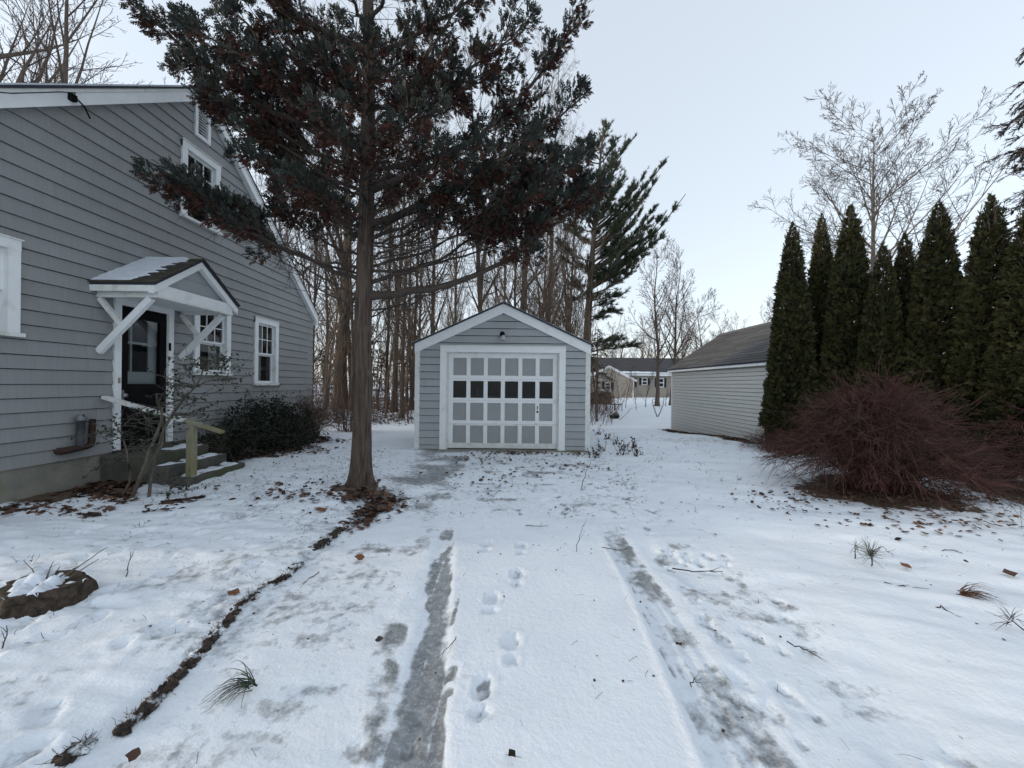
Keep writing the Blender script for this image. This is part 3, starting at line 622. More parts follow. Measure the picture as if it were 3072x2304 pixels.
MB().box(CX - 0.101, CX - 0.035, CY0 + 0.085, CY1 - 0.085, CZE - 0.195, CZE - 0.171).build('beam_moulding', 'white_old', cn)
for ya, s in ((CY0, 1), (CY1, -1)):
    e = sorted((ya - s * 0.004, ya + s * 0.026)); MB().box(HX - 0.01, CX - 0.016, *e, CZE - 0.13, CZE - 0.047).build('eave_board', 'white_old', cn)
    e = sorted((ya + s * 0.09, ya + s * 0.15)); MB().box(HX - 0.01, CX - 0.1015, *e, CZE - 0.195, CZE - 0.06).build('side_beam', 'white_old', cn)
MB().box(HX - 0.01, CX - 0.102, CY0 + 0.151, CY1 - 0.151, CZE - 0.15, CZE - 0.13).build('soffit', 'white', cn)
for yy in (CY0 + 0.12, CY1 - 0.16):
    MB().bar((HX + 0.005, yy, 1.94), (CX - 0.16, yy, 2.70), 0.06, 0.085, (0, 0, 1)).build('brace', 'white', cn)
    MB().bar((HX + 0.01, yy + 0.002, 2.695), (HX + 0.34, yy + 0.002, 2.30), 0.05, 0.06).build('strut', 'white_old', cn)
# pipes, cable
b = MB(); b.tube([(HX + 0.07, 5.11, 0.66), (HX + 0.07, 5.12, 1.0)], 0.042, 14); b.build('fill_pipe', 'steel', house, smooth=True)
b = MB(); b.lathe([(0.05, 0), (0.055, 0.01), (0.055, 0.05), (0.03, 0.085), (0.0, 0.09)], (HX + 0.07, 5.12, 1.0), 14); b.build('pipe_cap', 'cap', house, smooth=True)
b = MB(); b.tube([(HX - 0.02, 4.92, 0.63), (HX + 0.06, 4.92, 0.63), (HX + 0.075, 4.96, 0.635), (HX + 0.075, 5.19, 0.645), (HX + 0.075, 5.235, 0.66), (HX + 0.075, 5.245, 0.7), (HX + 0.07, 5.26, 1.01)], [0.045, 0.045, 0.046, 0.036, 0.04, 0.038, 0.034], 12); b.build('vent_pipe', 'iron', house, smooth=True)
p0 = at(175 / 2.304 * .72, (200 + 195 / 2.304) * .72, 4.9)
b = MB(); b.tube([(HX + 0.13, 4.94, 5.17), (HX + 0.2, 4.9, 5.2), (HX + 0.19, 4.75, 5.1), (HX + 0.18, 4.3, 4.74), (HX + 0.17, 3.7, 4.36), (HX + 0.15, 3.0, 3.86)], 0.006, 6); b.build('service_cable', 'black', house, smooth=True)
b = MB(); b.box(HX + 0.1, HX + 0.16, 4.9, 4.96, 5.12, 5.2); b.tube([(HX + 0.15, 4.95, 5.17), (HX + 0.17, 5.03, 5.12), (HX + 0.15, 5.12, 5.02)], 0.010, 6); b.build('cable_anchor', 'black', house)

# concrete steps, hand rail
st = thing('concrete_steps', (-5.2, 6.0, 0), 'mossy concrete steps with patchy snow below the black side door', 'steps')
for nm, x0, x1, z1, ya, yb in (('landing', HX - 0.015, -5.14, 0.478, 5.43, 6.55), ('tread', -5.139, -4.84, 0.325, 5.42, 6.56), ('tread', -4.839, -4.53, 0.17, 5.41, 6.57)):
    MB().box(x0, x1, ya, yb, -0.2, z1).build(nm, 'step', st, bevel=0.02)
for x0, x1, z1, ya, yb in ((-5.10, -4.86, 0.326, 5.5, 6.5), (-4.82, -4.56, 0.171, 5.5, 6.5), (-5.5, -5.17, 0.479, 5.9, 6.5)):
    V = []; F = []; n = 30; m_ = 12
    for i in range(n + 1):
        for j in range(m_ + 1):
            y = ya + (yb - ya) * i / n; x = x0 + (x1 - x0) * j / m_
            e = min(1, i / 3, (n - i) / 3, j / 2, (m_ - j) / 2); V.append((x, y, z1 - 0.014 + 0.018 * e ** 0.5 + 0.05 * float(fbm(x, y, 8, 4))))
    for i in range(n):
        for j in range(m_): a = i * (m_ + 1) + j; F.append((a, a + m_ + 1, a + m_ + 2, a + 1))
    link('snow_patch', mesh_arrays('snow_patch', V, F, None, True), 'roof_snow', st)
hr = thing('hand_rail', (-4.62, 5.55, 0), 'weathered timber hand rail and yellowed post beside the concrete steps', 'hand rail')
MB().box(-4.66, -4.565, 5.5, 5.6, -0.15, 0.93).build('post', 'wood', hr, bevel=0.008)
MB().bar((HX + 0.02, 5.46, 1.30), (-4.68, 5.49, 0.985), 0.11, 0.045).build('rail', 'white_old', hr, bevel=0.006)
MB().bar((-4.70, 5.55, 0.975), (-4.22, 5.62, 0.80), 0.10, 0.045).build('rail_end', 'wood', hr, bevel=0.006)

# ------------------------------------------------------------------ grey garage
GY = 8.56; GX0, GX1, GXM = -2.16, 1.74, -0.205; GZ0 = 0.085; GZE, GZP = 2.27, 3.12
gar = thing('grey_garage', (GXM, GY, 0), 'small grey shingled garage with white panelled overhead door', 'garage')
gs = (GZP - GZE) / (GX1 - 0.11 - GXM); grz = lambda x: GZP - gs * abs(x - GXM)
wall = [(GX0 + 0.02, GZ0), (GX0 + 0.02, grz(GX0 + 0.02)), (GXM, GZP), (GX1 - 0.02, grz(GX1 - 0.02)), (GX1 - 0.02, GZ0)]
op = (-1.46, 1.045, GZ0, 2.245)
b = MB(); b.box(GX0 + 0.03, op[0] - 0.01, GY + 0.02, GY + 0.08, GZ0, 2.3); b.box(op[1] + 0.01, GX1 - 0.03, GY + 0.02, GY + 0.08, GZ0, 2.3)
b.prism([(GX0 + 0.03, 2.3005), (GXM, GZP), (GX1 - 0.03, 2.3005)], 'y', GY + 0.02, GY + 0.08); b.build('front_wall', 'dark', gar)
b = MB(); b.box(GX0 + 0.03, GX0 + 0.1, GY + 0.081, GY + 5.8, GZ0, 2.3); b.build('side_wall', 'gsiding', gar)
b = MB(); b.box(GX1 - 0.1, GX1 - 0.03, GY + 0.081, GY + 5.8, GZ0, 2.3); b.build('side_wall', 'gsiding', gar)
b = MB(); b.box(GX0 + 0.101, GX1 - 0.101, GY + 5.7, GY + 5.8, GZ0, 2.3); b.prism([(GX0 + 0.03, 2.3005), (GXM, GZP), (GX1 - 0.03, 2.3005)], 'y', GY + 5.7, GY + 5.8); b.build('back_wall', 'gsiding', gar)
MB().box(GX0 + 0.01, GX1 - 0.01, GY - 0.02, GY + 5.8, -0.3, GZ0 - 0.001).build('concrete_sill', 'concrete', gar)
MB().box(GX0 + 0.12, GX1 - 0.12, GY + 1.1, GY + 5.6, GZ0 + 0.0, GZ0 + 0.02).build('floor_mat', 'dark', gar)
gc = [GZ0 + 0.005, 0.185]
while gc[-1] < 3.1: gc.append(gc[-1] + 0.1625)
hol = [(-1.6, 1.185, 0, 2.385)]
clad(gar, 'gsiding', gc, (GX0 + 0.09, GX1 - 0.09), hol, [(gs, -1, GZP - gs * GXM + 0.02), (-gs, -1, GZP + gs * GXM + 0.02)],
     lambda x, z, d: (x, GY + 0.012 - d, z), (0.24, 0.85), groove=0.012)
for x0, x1 in ((GX0, GX0 + 0.108), (GX1 - 0.108, GX1)):
    MB().box(x0, x1, GY - 0.016, GY + 0.1, GZ0 - 0.005, grz(x0 if x0 > 0 else x1) + 0.0).build('corner_board', 'white_old', gar)
    MB().box(x0 if x0 < 0 else x1 - 0.02, x0 + 0.02 if x0 < 0 else x1, GY + 0.101, GY + 5.8, GZ0, 2.3).build('side_cladding', 'gsiding', gar)
for xa, xb in ((GX0 - 0.002, GXM - 0.0005), (GXM + 0.0005, GX1 + 0.002)):
    q = lambda a, c: [(xa, grz(xa) + a), (xb, grz(xb) + a), (xb, grz(xb) + c), (xa, grz(xa) + c)]
    MB().prism(q(0.0, 0.208), 'y', GY - 0.045, GY + 0.0195).build('rake_board', 'white', gar)
    xe = (xa - 0.05, xb) if xa < -1 else (xa, xb + 0.05)
    qq = [(xe[0], grz(xe[0]) + 0.21), (xe[1], grz(xe[1]) + 0.21), (xe[1], grz(xe[1]) + 0.245), (xe[0], grz(xe[0]) + 0.245)]
    MB().prism(qq, 'y', GY - 0.085, GY + 5.95).build('roof', 'roofedge', gar)
    qs = [(x, z + dz) for (x, z), dz in zip(qq, (0.036, 0.036, 0.016, 0.016))]
    MB().prism(qs, 'y', GY - 0.03, GY + 5.9).build('roof_snow', 'roof_snow', gar)
for nm, bx in (('casing', (-1.6, op[0], GY - 0.03, GY + 0.1, GZ0 - 0.002, 2.247)), ('casing', (op[1], 1.185, GY - 0.03, GY + 0.1, GZ0 - 0.002, 2.247)), ('header', (-1.6, 1.185, GY - 0.034, GY + 0.1, 2.248, 2.385))):
    MB().box(*bx).build(nm, 'white', gar)
MB().box(-1.61, 1.195, GY - 0.055, GY + 0.02, 2.3855, 2.40).build('drip_cap', 'white_old', gar)
b = MB(); b.box(op[0], op[0] + 0.03, GY + 0.02, GY + 0.06, GZ0, 2.245); b.box(op[1] - 0.03, op[1], GY + 0.02, GY + 0.06, GZ0, 2.245); b.box(op[0] + 0.03, op[1] - 0.03, GY + 0.02, GY + 0.06, 2.225, 2.245); b.build('door_stop', 'white_old', gar)
gd = thing('overhead_door', (GXM, GY, 0.1), None, None); attach(gd, gar); gd.location = (GXM, GY, 0.1)
DX0, DX1 = -1.445, 1.03; secs = [(0.105, 0.652, 0.22, 0.61), (0.655, 1.168, 0.725, 1.12), (1.171, 1.652, 1.23, 1.61), (1.655, 2.235, 1.735, 2.125)]
pw, pitch, px0 = 0.298, 0.387, -1.32
for k, (za, zb, p0_, p1_) in enumerate(secs):
    f0, f1 = GY + 0.065, GY + 0.105
    b = MB(); b.box(DX0, DX1, f0, f1, za, p0_); b.box(DX0, DX1, f0 + 0.0003, f1, p1_, zb); b.build('rail', 'white' if k else 'white_old', gd)
    xs_ = [DX0] + [px0 + pitch * i + s * pw for i in range(6) for s in (0, 1)] + [DX1]
    for i in range(0, 14, 2): MB().box(xs_[i], xs_[i + 1], f0 + 0.0006, f1, p0_, p1_).build('stile', 'white', gd)
    for i in range(6):
        xa = px0 + pitch * i
        if k == 2: MB().sheet_y(f0 + 0.022, xa, xa + pw, p0_, p1_).build('pane', 'garage_glass', gd)
        else: MB().box(xa, xa + pw, f0 + 0.016, f0 + 0.03, p0_, p1_).build('panel', 'panel', gd)
b = MB(); b.tube([(0.575, GY + 0.066, 0.93), (0.575, GY + 0.045, 0.93), (0.575, GY + 0.04, 0.93)], [0.022, 0.022, 0.014], 12); b.build('lock', 'black', gd)
b = MB(); b.box(0.566, 0.584, GY + 0.05, GY + 0.066, 0.99, 1.06); b.build('lock_handle', 'steel', gd)
b = MB(); b.box(0.53, 0.62, GY + 0.04, GY + 0.066, 0.665, 0.685); b.build('pull_handle', 'white_old', gd)
# things standing inside, dimly seen
MB().box(-0.9, 0.35, GY + 1.3, GY + 3.2, 0.35, 1.25).build('stored_trunk', 'steel', gar)
MB().box(-0.82, -0.78, GY + 0.35, GY + 0.4, 0.1, 1.42).build('stored_pole', 'orange_leaf', gar)
lm = thing('flood_lamp', (-0.205, GY - 0.02, 2.6), 'small flood lamp with glass bulb on the garage gable', 'lamp')
b = MB(); b.tube([(-0.225, GY + 0.0, 2.66), (-0.225, GY - 0.025, 2.66)], 0.055, 14); b.tube([(-0.225, GY - 0.02, 2.67), (-0.222, GY - 0.06, 2.675), (-0.215, GY - 0.085, 2.64), (-0.21, GY - 0.09, 2.60)], [0.02, 0.022, 0.03, 0.036], 12); b.build('bracket', 'black', lm, smooth=True)
b = MB(); b.lathe([(0.03, 0), (0.045, -0.03), (0.062, -0.075), (0.06, -0.095), (0.03, -0.11), (0, -0.112)][::-1], (-0.205, GY - 0.095, 2.62), 16); b.build('bulb', 'lampglass', lm, smooth=True)

# ------------------------------------------------------------------ pale vinyl sided garage on the right
BX, BY0, BY1 = 6.0, 9.0, 14.45; BZE, BZR, BXR = 2.05, 3.5, 7.85
barn = thing('vinyl_sided_garage', (7.9, 9, 0), 'pale vinyl sided garage with dark shingled roof beside the clipped evergreens', 'garage')
MB().box(BX + 0.02, BX + 3.8, BY0, BY1 - 0.02, -0.4, BZE + 0.02).build('wall', 'dark', barn)
MB().prism([(BX + 0.02, BZE + 0.0205), (BXR, BZR - 0.08), (BX + 3.8, BZE + 0.0205)], 'y', BY0, BY1 - 0.02).build('gable', 'vinyl', barn)
z = -0.12; 
while z < BZE - 0.02:
    z2 = min(z + 0.102, BZE + 0.0)
    MB().hexa([(BX + 0.012, BY0, z), (BX - 0.012, BY0, z), (BX - 0.012, BY1 - 0.06, z), (BX + 0.012, BY1 - 0.06, z), (BX + 0.012, BY0, z2 - 0.009), (BX + 0.004, BY0, z2 - 0.009), (BX + 0.004, BY1 - 0.06, z2 - 0.009), (BX + 0.012, BY1 - 0.06, z2 - 0.009)]).build('siding_board', 'vinyl', barn)
    z += 0.102
MB().box(BX - 0.02, BX + 0.08, BY1 - 0.0595, BY1 + 0.004, -0.3, BZE).build('corner_board', 'white', barn)
MB().box(BX - 0.12, BX - 0.095, BY0 - 0.1, BY1 + 0.12, BZE + 0.0, BZE + 0.12).build('fascia', 'white', barn)
MB().box(BX - 0.0945, BX + 0.019, BY0 - 0.1, BY1 + 0.1, BZE + 0.001, BZE + 0.015).build('soffit', 'vinyl', barn)
bs = (BZR - BZE - 0.12) / (BXR - BX + 0.12); brz = lambda x: BZR - bs * abs(x - BXR)
for xa, xb in ((BX - 0.13, BXR - 0.0005), (BXR + 0.0005, 2 * BXR - BX + 0.13)):
    MB().prism([(xa, brz(xa) - 0.05), (xb, brz(xb) - 0.05), (xb, brz(xb) - 0.012), (xa, brz(xa) - 0.012)], 'y', BY0 - 0.12, BY1 + 0.14).build('roof_deck', 'roofedge', barn)
sm = {}
nr = 17; L_ = math.hypot(BXR - BX + 0.13, BZR - brz(BX - 0.13)); ex = L_ / nr; ux = (BXR - BX + 0.13) / L_; uz = (BZR - brz(BX - 0.13)) / L_
def strip_mesh(w):
    key = round(w, 2)
    if key in sm: return sm[key]
    b = MB(); n = max(1, round(w / 0.3)); tw = w / n
    for i in range(n):
        a, c = i * tw, (i + 1) * tw - 0.008
        # tab lies on the slope: local u along slope (x,z), y along the eave
        def P(s_, h): return (s_ * ux - h * uz, s_ * uz + h * ux)
        j = random.uniform(-0.006, 0.006)
        p = [P(j, 0.001), P(ex + 0.02, 0.001), P(ex + 0.02, 0.006), P(j, 0.016)]
        b.prism(p, 'y', a, c)
    me = bpy.data.meshes.new('shingle'); me.from_pydata(b.v, [], b.f); me.update(); me.materials.append(M['shingle']); sm[key] = me
    return me
for r_ in range(nr):
    y = BY0 - 0.1 + (r_ % 3) * 0.3 - 0.3
    while y < BY1 + 0.1:
        w = 0.9 if y + 0.9 < BY1 + 0.1 else round(max(0.3, BY1 + 0.13 - y), 2)
        o = bpy.data.objects.new('shingle', strip_mesh(w)); COL.objects.link(o)
        o.location = (BX - 0.13 + r_ * ex * ux + 0.01 * uz, y, brz(BX - 0.13) + r_ * ex * uz - 0.011); attach(o, barn); y += w
MB().prism([(BXR - 0.15, brz(BXR - 0.15) + 0.012), (BXR, BZR + 0.02), (BXR + 0.15, brz(BXR + 0.15) + 0.012), (BXR, BZR + 0.035)], 'y', BY0 - 0.1, BY1 + 0.15).build('ridge_cap', 'shingle', barn)

# ------------------------------------------------------------------ beige neighbour house, wood pile, fence, small yard things
NY = 44.0
def nf(px, py, Y=NY): q = at(px * .72, py * .72, Y); return q
nh = thing('beige_house', (13, NY, 0.3), 'low beige neighbour house with dark roof, white windows and black shutters', 'house')
x0, x1 = nf(1775, 1150)[0], nf(2110, 1150)[0]; ze, zr, zg = nf(1900, 1124)[2], nf(1900, 1071)[2], 0.05
MB().box(x0, x1, NY, NY + 7, zg - 0.5, ze).build('wall', 'beige', nh)
for k in range(13): MB().box(x0, x1, NY - 0.03, NY - 0.001, zg + 0.25 + k * (ze - zg - 0.3) / 13, zg + 0.20 + (k + 1) * (ze - zg - 0.3) / 13).build('siding_board', 'beige', nh)
b = MB(); b.prism([(NY - 0.35, ze - 0.02), (NY + 3.5, zr), (NY + 7.35, ze - 0.02), (NY + 3.5, zr + 0.15), ], 'x', x0 - 3, nf(1992, 1150)[0] + 4.0); b.build('roof', 'roof_far', nh)
MB().prism([(NY, ze), (NY + 7, ze), (NY + 3.5, zr - 0.1)], 'x', x0, x1).build('gable', 'beige', nh)
V = []; F = []; n = 60
for i in range(n + 1):
    x = x0 - 0.5 + (x1 + 3 - x0) * i / n; tt = 0.05 + 0.12 * (0.5 + float(fbm(x, 0, 0.5, 3)))
    for t in (0.0, 0.5, 1.0):
        q = tt * t; V.append((x, NY - 0.37 + 3.85 * q, ze - 0.02 + (zr - ze) * q + 0.16 * (1 - q * 0) * (1 if t < 1 else 0.4)))
for i in range(n):
    for j in range(2): a = i * 3 + j; F.append((a, a + 3, a + 4, a + 1))
link('roof_snow', mesh_arrays('roof_snow', V, F), 'roof_snow', nh)
MB().box(x0 - 0.5, x1 + 3, NY - 0.42, NY - 0.36, ze - 0.12, ze + 0.08).build('eave_gutter', 'white', nh)
def far_window(px0, px1, py0, py1, Y, parent):
    a, c = nf(px0, py1, Y), nf(px1, py0, Y); w = thing('window', (a[0], Y, a[2]), None, None); attach(w, parent); w.location = (a[0], Y, a[2])
    MB().box(a[0], c[0], Y - 0.09, Y - 0.04, a[2], c[2]).build('casing', 'white', w)
    g = 0.13 * (c[0] - a[0]); MB().box(a[0] + g, c[0] - g, Y - 0.095, Y - 0.0905, a[2] + g, c[2] - g).build('pane', 'shutter', w)
    zm = (a[2] + c[2]) / 2; MB().box(a[0] + g, c[0] - g, Y - 0.11, Y - 0.0955, zm - 0.05, zm + 0.05).build('meeting_rail', 'white', w)
def far_shutter(px0, px1, py0, py1, Y, parent):
    a, c = nf(px0, py1, Y), nf(px1, py0, Y); MB().box(a[0], c[0], Y - 0.1, Y - 0.04, a[2], c[2]).build('shutter', 'shutter', parent)
ff = lambda x, y: (1700 + x / 5.53, 1050 + y / 5.53)
def FW(a, b_, c, d_, Y, P): far_window(ff(a, 0)[0], ff(b_, 0)[0], ff(0, c)[1], ff(0, d_)[1], Y, P)
def FS(a, b_, c, d_, Y, P): far_shutter(ff(a, 0)[0], ff(b_, 0)[0], ff(0, c)[1], ff(0, d_)[1], Y, P)
FW(1243, 1337, 462, 580, NY, nh); FS(1203, 1238, 465, 578, NY, nh); FS(1342, 1376, 468, 582, NY, nh); FS(1125, 1160, 462, 615, NY, nh)
FW(1500, 1612, 468, 620, NY, nh); FS(1462, 1496, 468, 618, NY, nh); FS(1616, 1650, 468, 622, NY, nh)
WY = NY - 2.5     # front gabled wing
pk = nf(*ff(700, 285), WY); rc = nf(*ff(1112, 495), WY); lc = np.array((2 * pk[0] - rc[0], WY, rc[2]))
MB().prism([(lc[0], -0.3), (rc[0], -0.3), (rc[0], rc[2]), (pk[0], pk[2]), (lc[0], lc[2])], 'y', WY, NY - 0.04).build('wing_wall', 'beige', nh)
for k in range(14):
    z0 = 0.2 + k * 0.19
    if z0 + 0.15 < rc[2]: MB().box(lc[0] + 0.05, rc[0] - 0.05, WY - 0.03, WY - 0.001, z0, z0 + 0.15).build('siding_board', 'beige', nh)
for s in (0, 1):
    e = rc if s else lc
    MB().bar((pk[0], WY - 0.15, pk[2] + 0.05), (e[0] + (0.25 if s else -0.25), WY - 0.15, e[2] - 0.12), 0.3, 0.22).build('wing_rake', 'white', nh)
MB().box(rc[0] - 0.12, rc[0] + 0.02, WY - 0.05, WY + 0.1, 0.2, rc[2]).build('wing_corner', 'white', nh)
FW(630, 725, 540, 650, WY, nh); FS(585, 626, 540, 650, WY, nh); FS(730, 775, 540, 672, WY, nh)
# wood pile under white lattice
PY = 31.0; a = nf(1768, 1210, PY); c = nf(1834, 1180, PY); wp = thing('wood_pile', ((a[0] + c[0]) / 2, PY, gz(a[0], PY)), 'stack of split firewood under white lattice beyond the garage', 'wood pile')
logs = []; zz = gz(a[0], PY); row = 0
while zz < c[2] - 0.03:
    x = a[0] + (row % 2) * 0.06 - 0.6
    while x < c[0]:
        r = random.uniform(0.05, 0.075); logs.append((np.array([(x, PY - random.uniform(0.0, 0.08), zz + 0.06), (x + 0.01, PY + 0.6, zz + 0.06)]), np.array([r, r]))); x += r * 2.05
    zz += 0.115; row += 1
Vv, Ff = tube_arrays(logs, 6); me = mesh_arrays('logs', Vv, Ff, np.concatenate([np.full(12, random.random()) for _ in logs])); me2 = MB()
for P_, r in logs: me2.add([(P_[0][0] + r[0] * math.cos(t), P_[0][1], P_[0][2] + r[0] * math.sin(t)) for t in np.arange(6) * math.pi / 3], [(0, 1, 2, 3, 4, 5)])
link('logs', me, 'log', wp, kind='stuff'); me2.build('log_ends', 'log', wp, kind='stuff')
b = MB(); lx0, lx1, lz0, lz1 = a[0] - 0.5, c[0], c[2] + 0.02, nf(1800, 1167, PY)[2]
for i in range(26):
    x = lx0 + i * (lx1 - lx0) / 25
    for s in (1, -1):
        e = x + s * (lz1 - lz0); e2 = min(max(e, lx0), lx1); zz = lz0 + (lz1 - lz0) * (e2 - x) / (e - x)
        if abs(e2 - x) > 0.03: b.bar((x, PY - 0.05 + 0.01 * s, lz0), (e2, PY - 0.05 + 0.01 * s, zz), 0.012, 0.028, (0, 1, 0))
b.build('lattice', 'white', wp, kind='stuff')
MB().box(c[0] - 0.05, c[0] + 0.05, PY - 0.05, PY + 0.05, 0, lz1).build('post', 'wood', wp)
# wire fence
FY = 24.0; fa, fb = nf(1774, 1212, FY), nf(1866, 1214, FY); fe = thing('wire_fence', ((fa[0] + fb[0]) / 2, FY, 0), 'low rusty wire fence with a top rail in front of the wood pile', 'fence')
MB().bar((fa[0] - 1, FY, fa[2] + 0.05), (fb[0] + 0.0, FY, fb[2]), 0.04, 0.05).build('top_rail', 'sapling', fe)
for i in range(5):
    x = fa[0] + (fb[0] - fa[0]) * i / 4; b = MB(); b.tube([(x, FY, gz(x, FY) - 0.1), (x + 0.01, FY, fa[2] + 0.06)], 0.022, 6); b.build('post', 'rust_fence', fe)
ws = []
for i in range(24): x = fa[0] + (fb[0] - fa[0]) * i / 23; ws.append((np.array([(x, FY, gz(x, FY)), (x, FY, fa[2])]), np.array([.004, .004])))
for j in range(7): zz = gz(fa[0], FY) + 0.1 + j * 0.12; ws.append((np.array([(fa[0], FY, zz), (fb[0], FY, zz)]), np.array([.004, .004])))
link('wire_mesh', tubes_mesh('wire_mesh', ws, 3), 'rust_fence', fe, kind='stuff')
# rubber tub with a stone
tx, ty = on_ground(1843 * .72, 1255 * .72); tz = gz(tx, ty); tb = thing('rubber_tub', (tx, ty, tz), 'black rubber tub holding a grey stone on the snow', 'tub')
b = MB(); b.lathe([(0.19, -0.02), (0.22, 0.0), (0.245, 0.15), (0.255, 0.16), (0.235, 0.16), (0.21, 0.08), (0.0, 0.08)], (tx, ty, tz), 20); b.build('tub_wall', 'rubber', tb, smooth=True)
def lump(c, r, n=10, sq=1.0, seed=0):
    rs = np.random.default_rng(seed); V = []; F = []
    for j in range(n // 2 + 1):
        ph = -math.pi / 2 + math.pi * j / (n // 2)
        for i in range(n):
            th = 2 * math.pi * i / n; k = r * (1 + 0.22 * rs.normal()); V.append((c[0] + k * math.cos(ph) * math.cos(th), c[1] + k * math.cos(ph) * math.sin(th), c[2] + k * sq * math.sin(ph)))
    for j in range(n // 2):
        for i in range(n): F.append((j * n + i, j * n + (i + 1) % n, (j + 1) * n + (i + 1) % n, (j + 1) * n + i))
    return V, F
V, F = lump((tx + 0.05, ty, tz + 0.17), 0.15, 10, 0.8); MB().add(V, F).build('stone', 'stone', tb, smooth=True)

# ------------------------------------------------------------------ woody skeletons
def unit(v): return v / (math.sqrt(v[0] * v[0] + v[1] * v[1] + v[2] * v[2]) + 1e-9)
def limb(p, d, length, r0, r1, k, wob, lift, rs):
    """a wandering tapered branch; lift bends it upwards"""
    d = unit(np.array(d, float)); st = length / (k - 1)
    D_ = d + np.cumsum(rs.normal(size=(k - 1, 3)) * wob + np.array([0, 0, lift]), axis=0); D_ /= np.linalg.norm(D_, axis=1, keepdims=True)
    P = np.vstack([np.zeros(3), np.cumsum(D_ * st, axis=0)]) + np.array(p, float)
    t = np.linspace(0, 1, k)
    return np.array(P), r0 + (r1 - r0) * t ** 0.85
def side_dir(T, ang, rs, phi=None):
    x, y, z = T; ph = rs.uniform(0, 2 * math.pi) if phi is None else phi
    if abs(z) < 0.95: l = math.hypot(x, y); a = (y / l, -x / l, 0.0)
    else: l = math.hypot(y, z); a = (0.0, z / l, -y / l)
    b = (y * a[2] - z * a[1], z * a[0] - x * a[2], x * a[1] - y * a[0]); c, s = math.cos(ang), math.sin(ang); u, v = math.cos(ph) * s, math.sin(ph) * s
    return np.array((x * c + a[0] * u + b[0] * v, y * c + a[1] * u + b[1] * v, z * c + a[2] * u + b[2] * v))
def bare_tree(seed, h, r, first=0.35, n1=16, spread=50, up=0.10, lv=(7, 5, 3), lens=(0.34, 0.5, 0.5, 0.55), rmin=0.006, lean=(0, 0), fork=0, wob=0.02, wk=1.0):
    """returns (big wood paths, fine wood paths)"""
    rs = np.random.default_rng(seed); big, fine = [], []
    trunk = limb((0, 0, -0.15), (lean[0], lean[1], 1), h, r, r * 0.08, 22, wob, 0.01, rs)
    trunk[1][0] *= 1.45; trunk[1][1] *= 1.08
    big.append(trunk); stems = [trunk]
    for f in range(fork):
        i = rs.integers(6, 11); T = unit(trunk[0][i + 1] - trunk[0][i])
        q = limb(trunk[0][i], side_dir(T, R(rs.uniform(18, 32)), rs), h * rs.uniform(.5, .62), trunk[1][i] * .7, r * 0.06, 14, 0.05, 0.05, rs); big.append(q); stems.append(q)
    def kids(path, n, t0, lenf, lvl, base):
        P, rr = path; k = len(P); out = []
        for i in range(n):
            t = t0 + (1 - t0) * (i + rs.uniform(0.1, 0.9)) / n; j = min(int(t * (k - 1)), k - 2); f = t * (k - 1) - j
            p = P[j] * (1 - f) + P[j + 1] * f; T = unit(P[j + 1] - P[j]); L = base * lenf * (1.08 - 0.62 * (t - t0) / (1 - t0)) * rs.uniform(.6, 1.15)
            r0 = max((rr[j] * (1 - f) + rr[j + 1] * f) * 0.6, rmin)
            r0 = min(r0, max(rmin, L * 0.022))
            q = limb(p, side_dir(T, R(spread * (1, .88, .8, .75)[lvl] + rs.normal() * 9), rs), L, r0, rmin * 0.6, (7, 5, 4, 3)[lvl], wk * (0.07, 0.1, 0.13, 0.15)[lvl], up * (1, .8, .5, .3)[lvl], rs)
            out.append((q, L))
        return out
    l1 = []
    for s_ in stems: l1 += kids(s_, n1 if s_ is trunk else n1 // 2, first if s_ is trunk else 0.2, lens[0], 0, h * (1 if s_ is trunk else .7))
    for q, L in l1:
        (big if q[1][0] > 0.03 else fine).append(q)
        for q2, L2 in kids(q, lv[0], 0.15, lens[1], 1, L):
            fine.append(q2)
            for q3, L3 in kids(q2, lv[1], 0.15, lens[2], 2, L2):
                fine.append(q3)
                if len(lv) > 2:
                    for q4, _ in kids(q3, lv[2], 0.2, lens[3], 3, L3): fine.append(q4)
    return big, fine
def tree_thing(name, wood, label, cat, group, mb_='bark', mf='twig', nb=9):
    t = thing(name, (0, 0, 0), label, cat, group)
    link('trunk', tubes_mesh('trunk', wood[0], nb), mb_, t); link('crown', tubes_mesh('crown', wood[1], 3), mf, t)
    return t

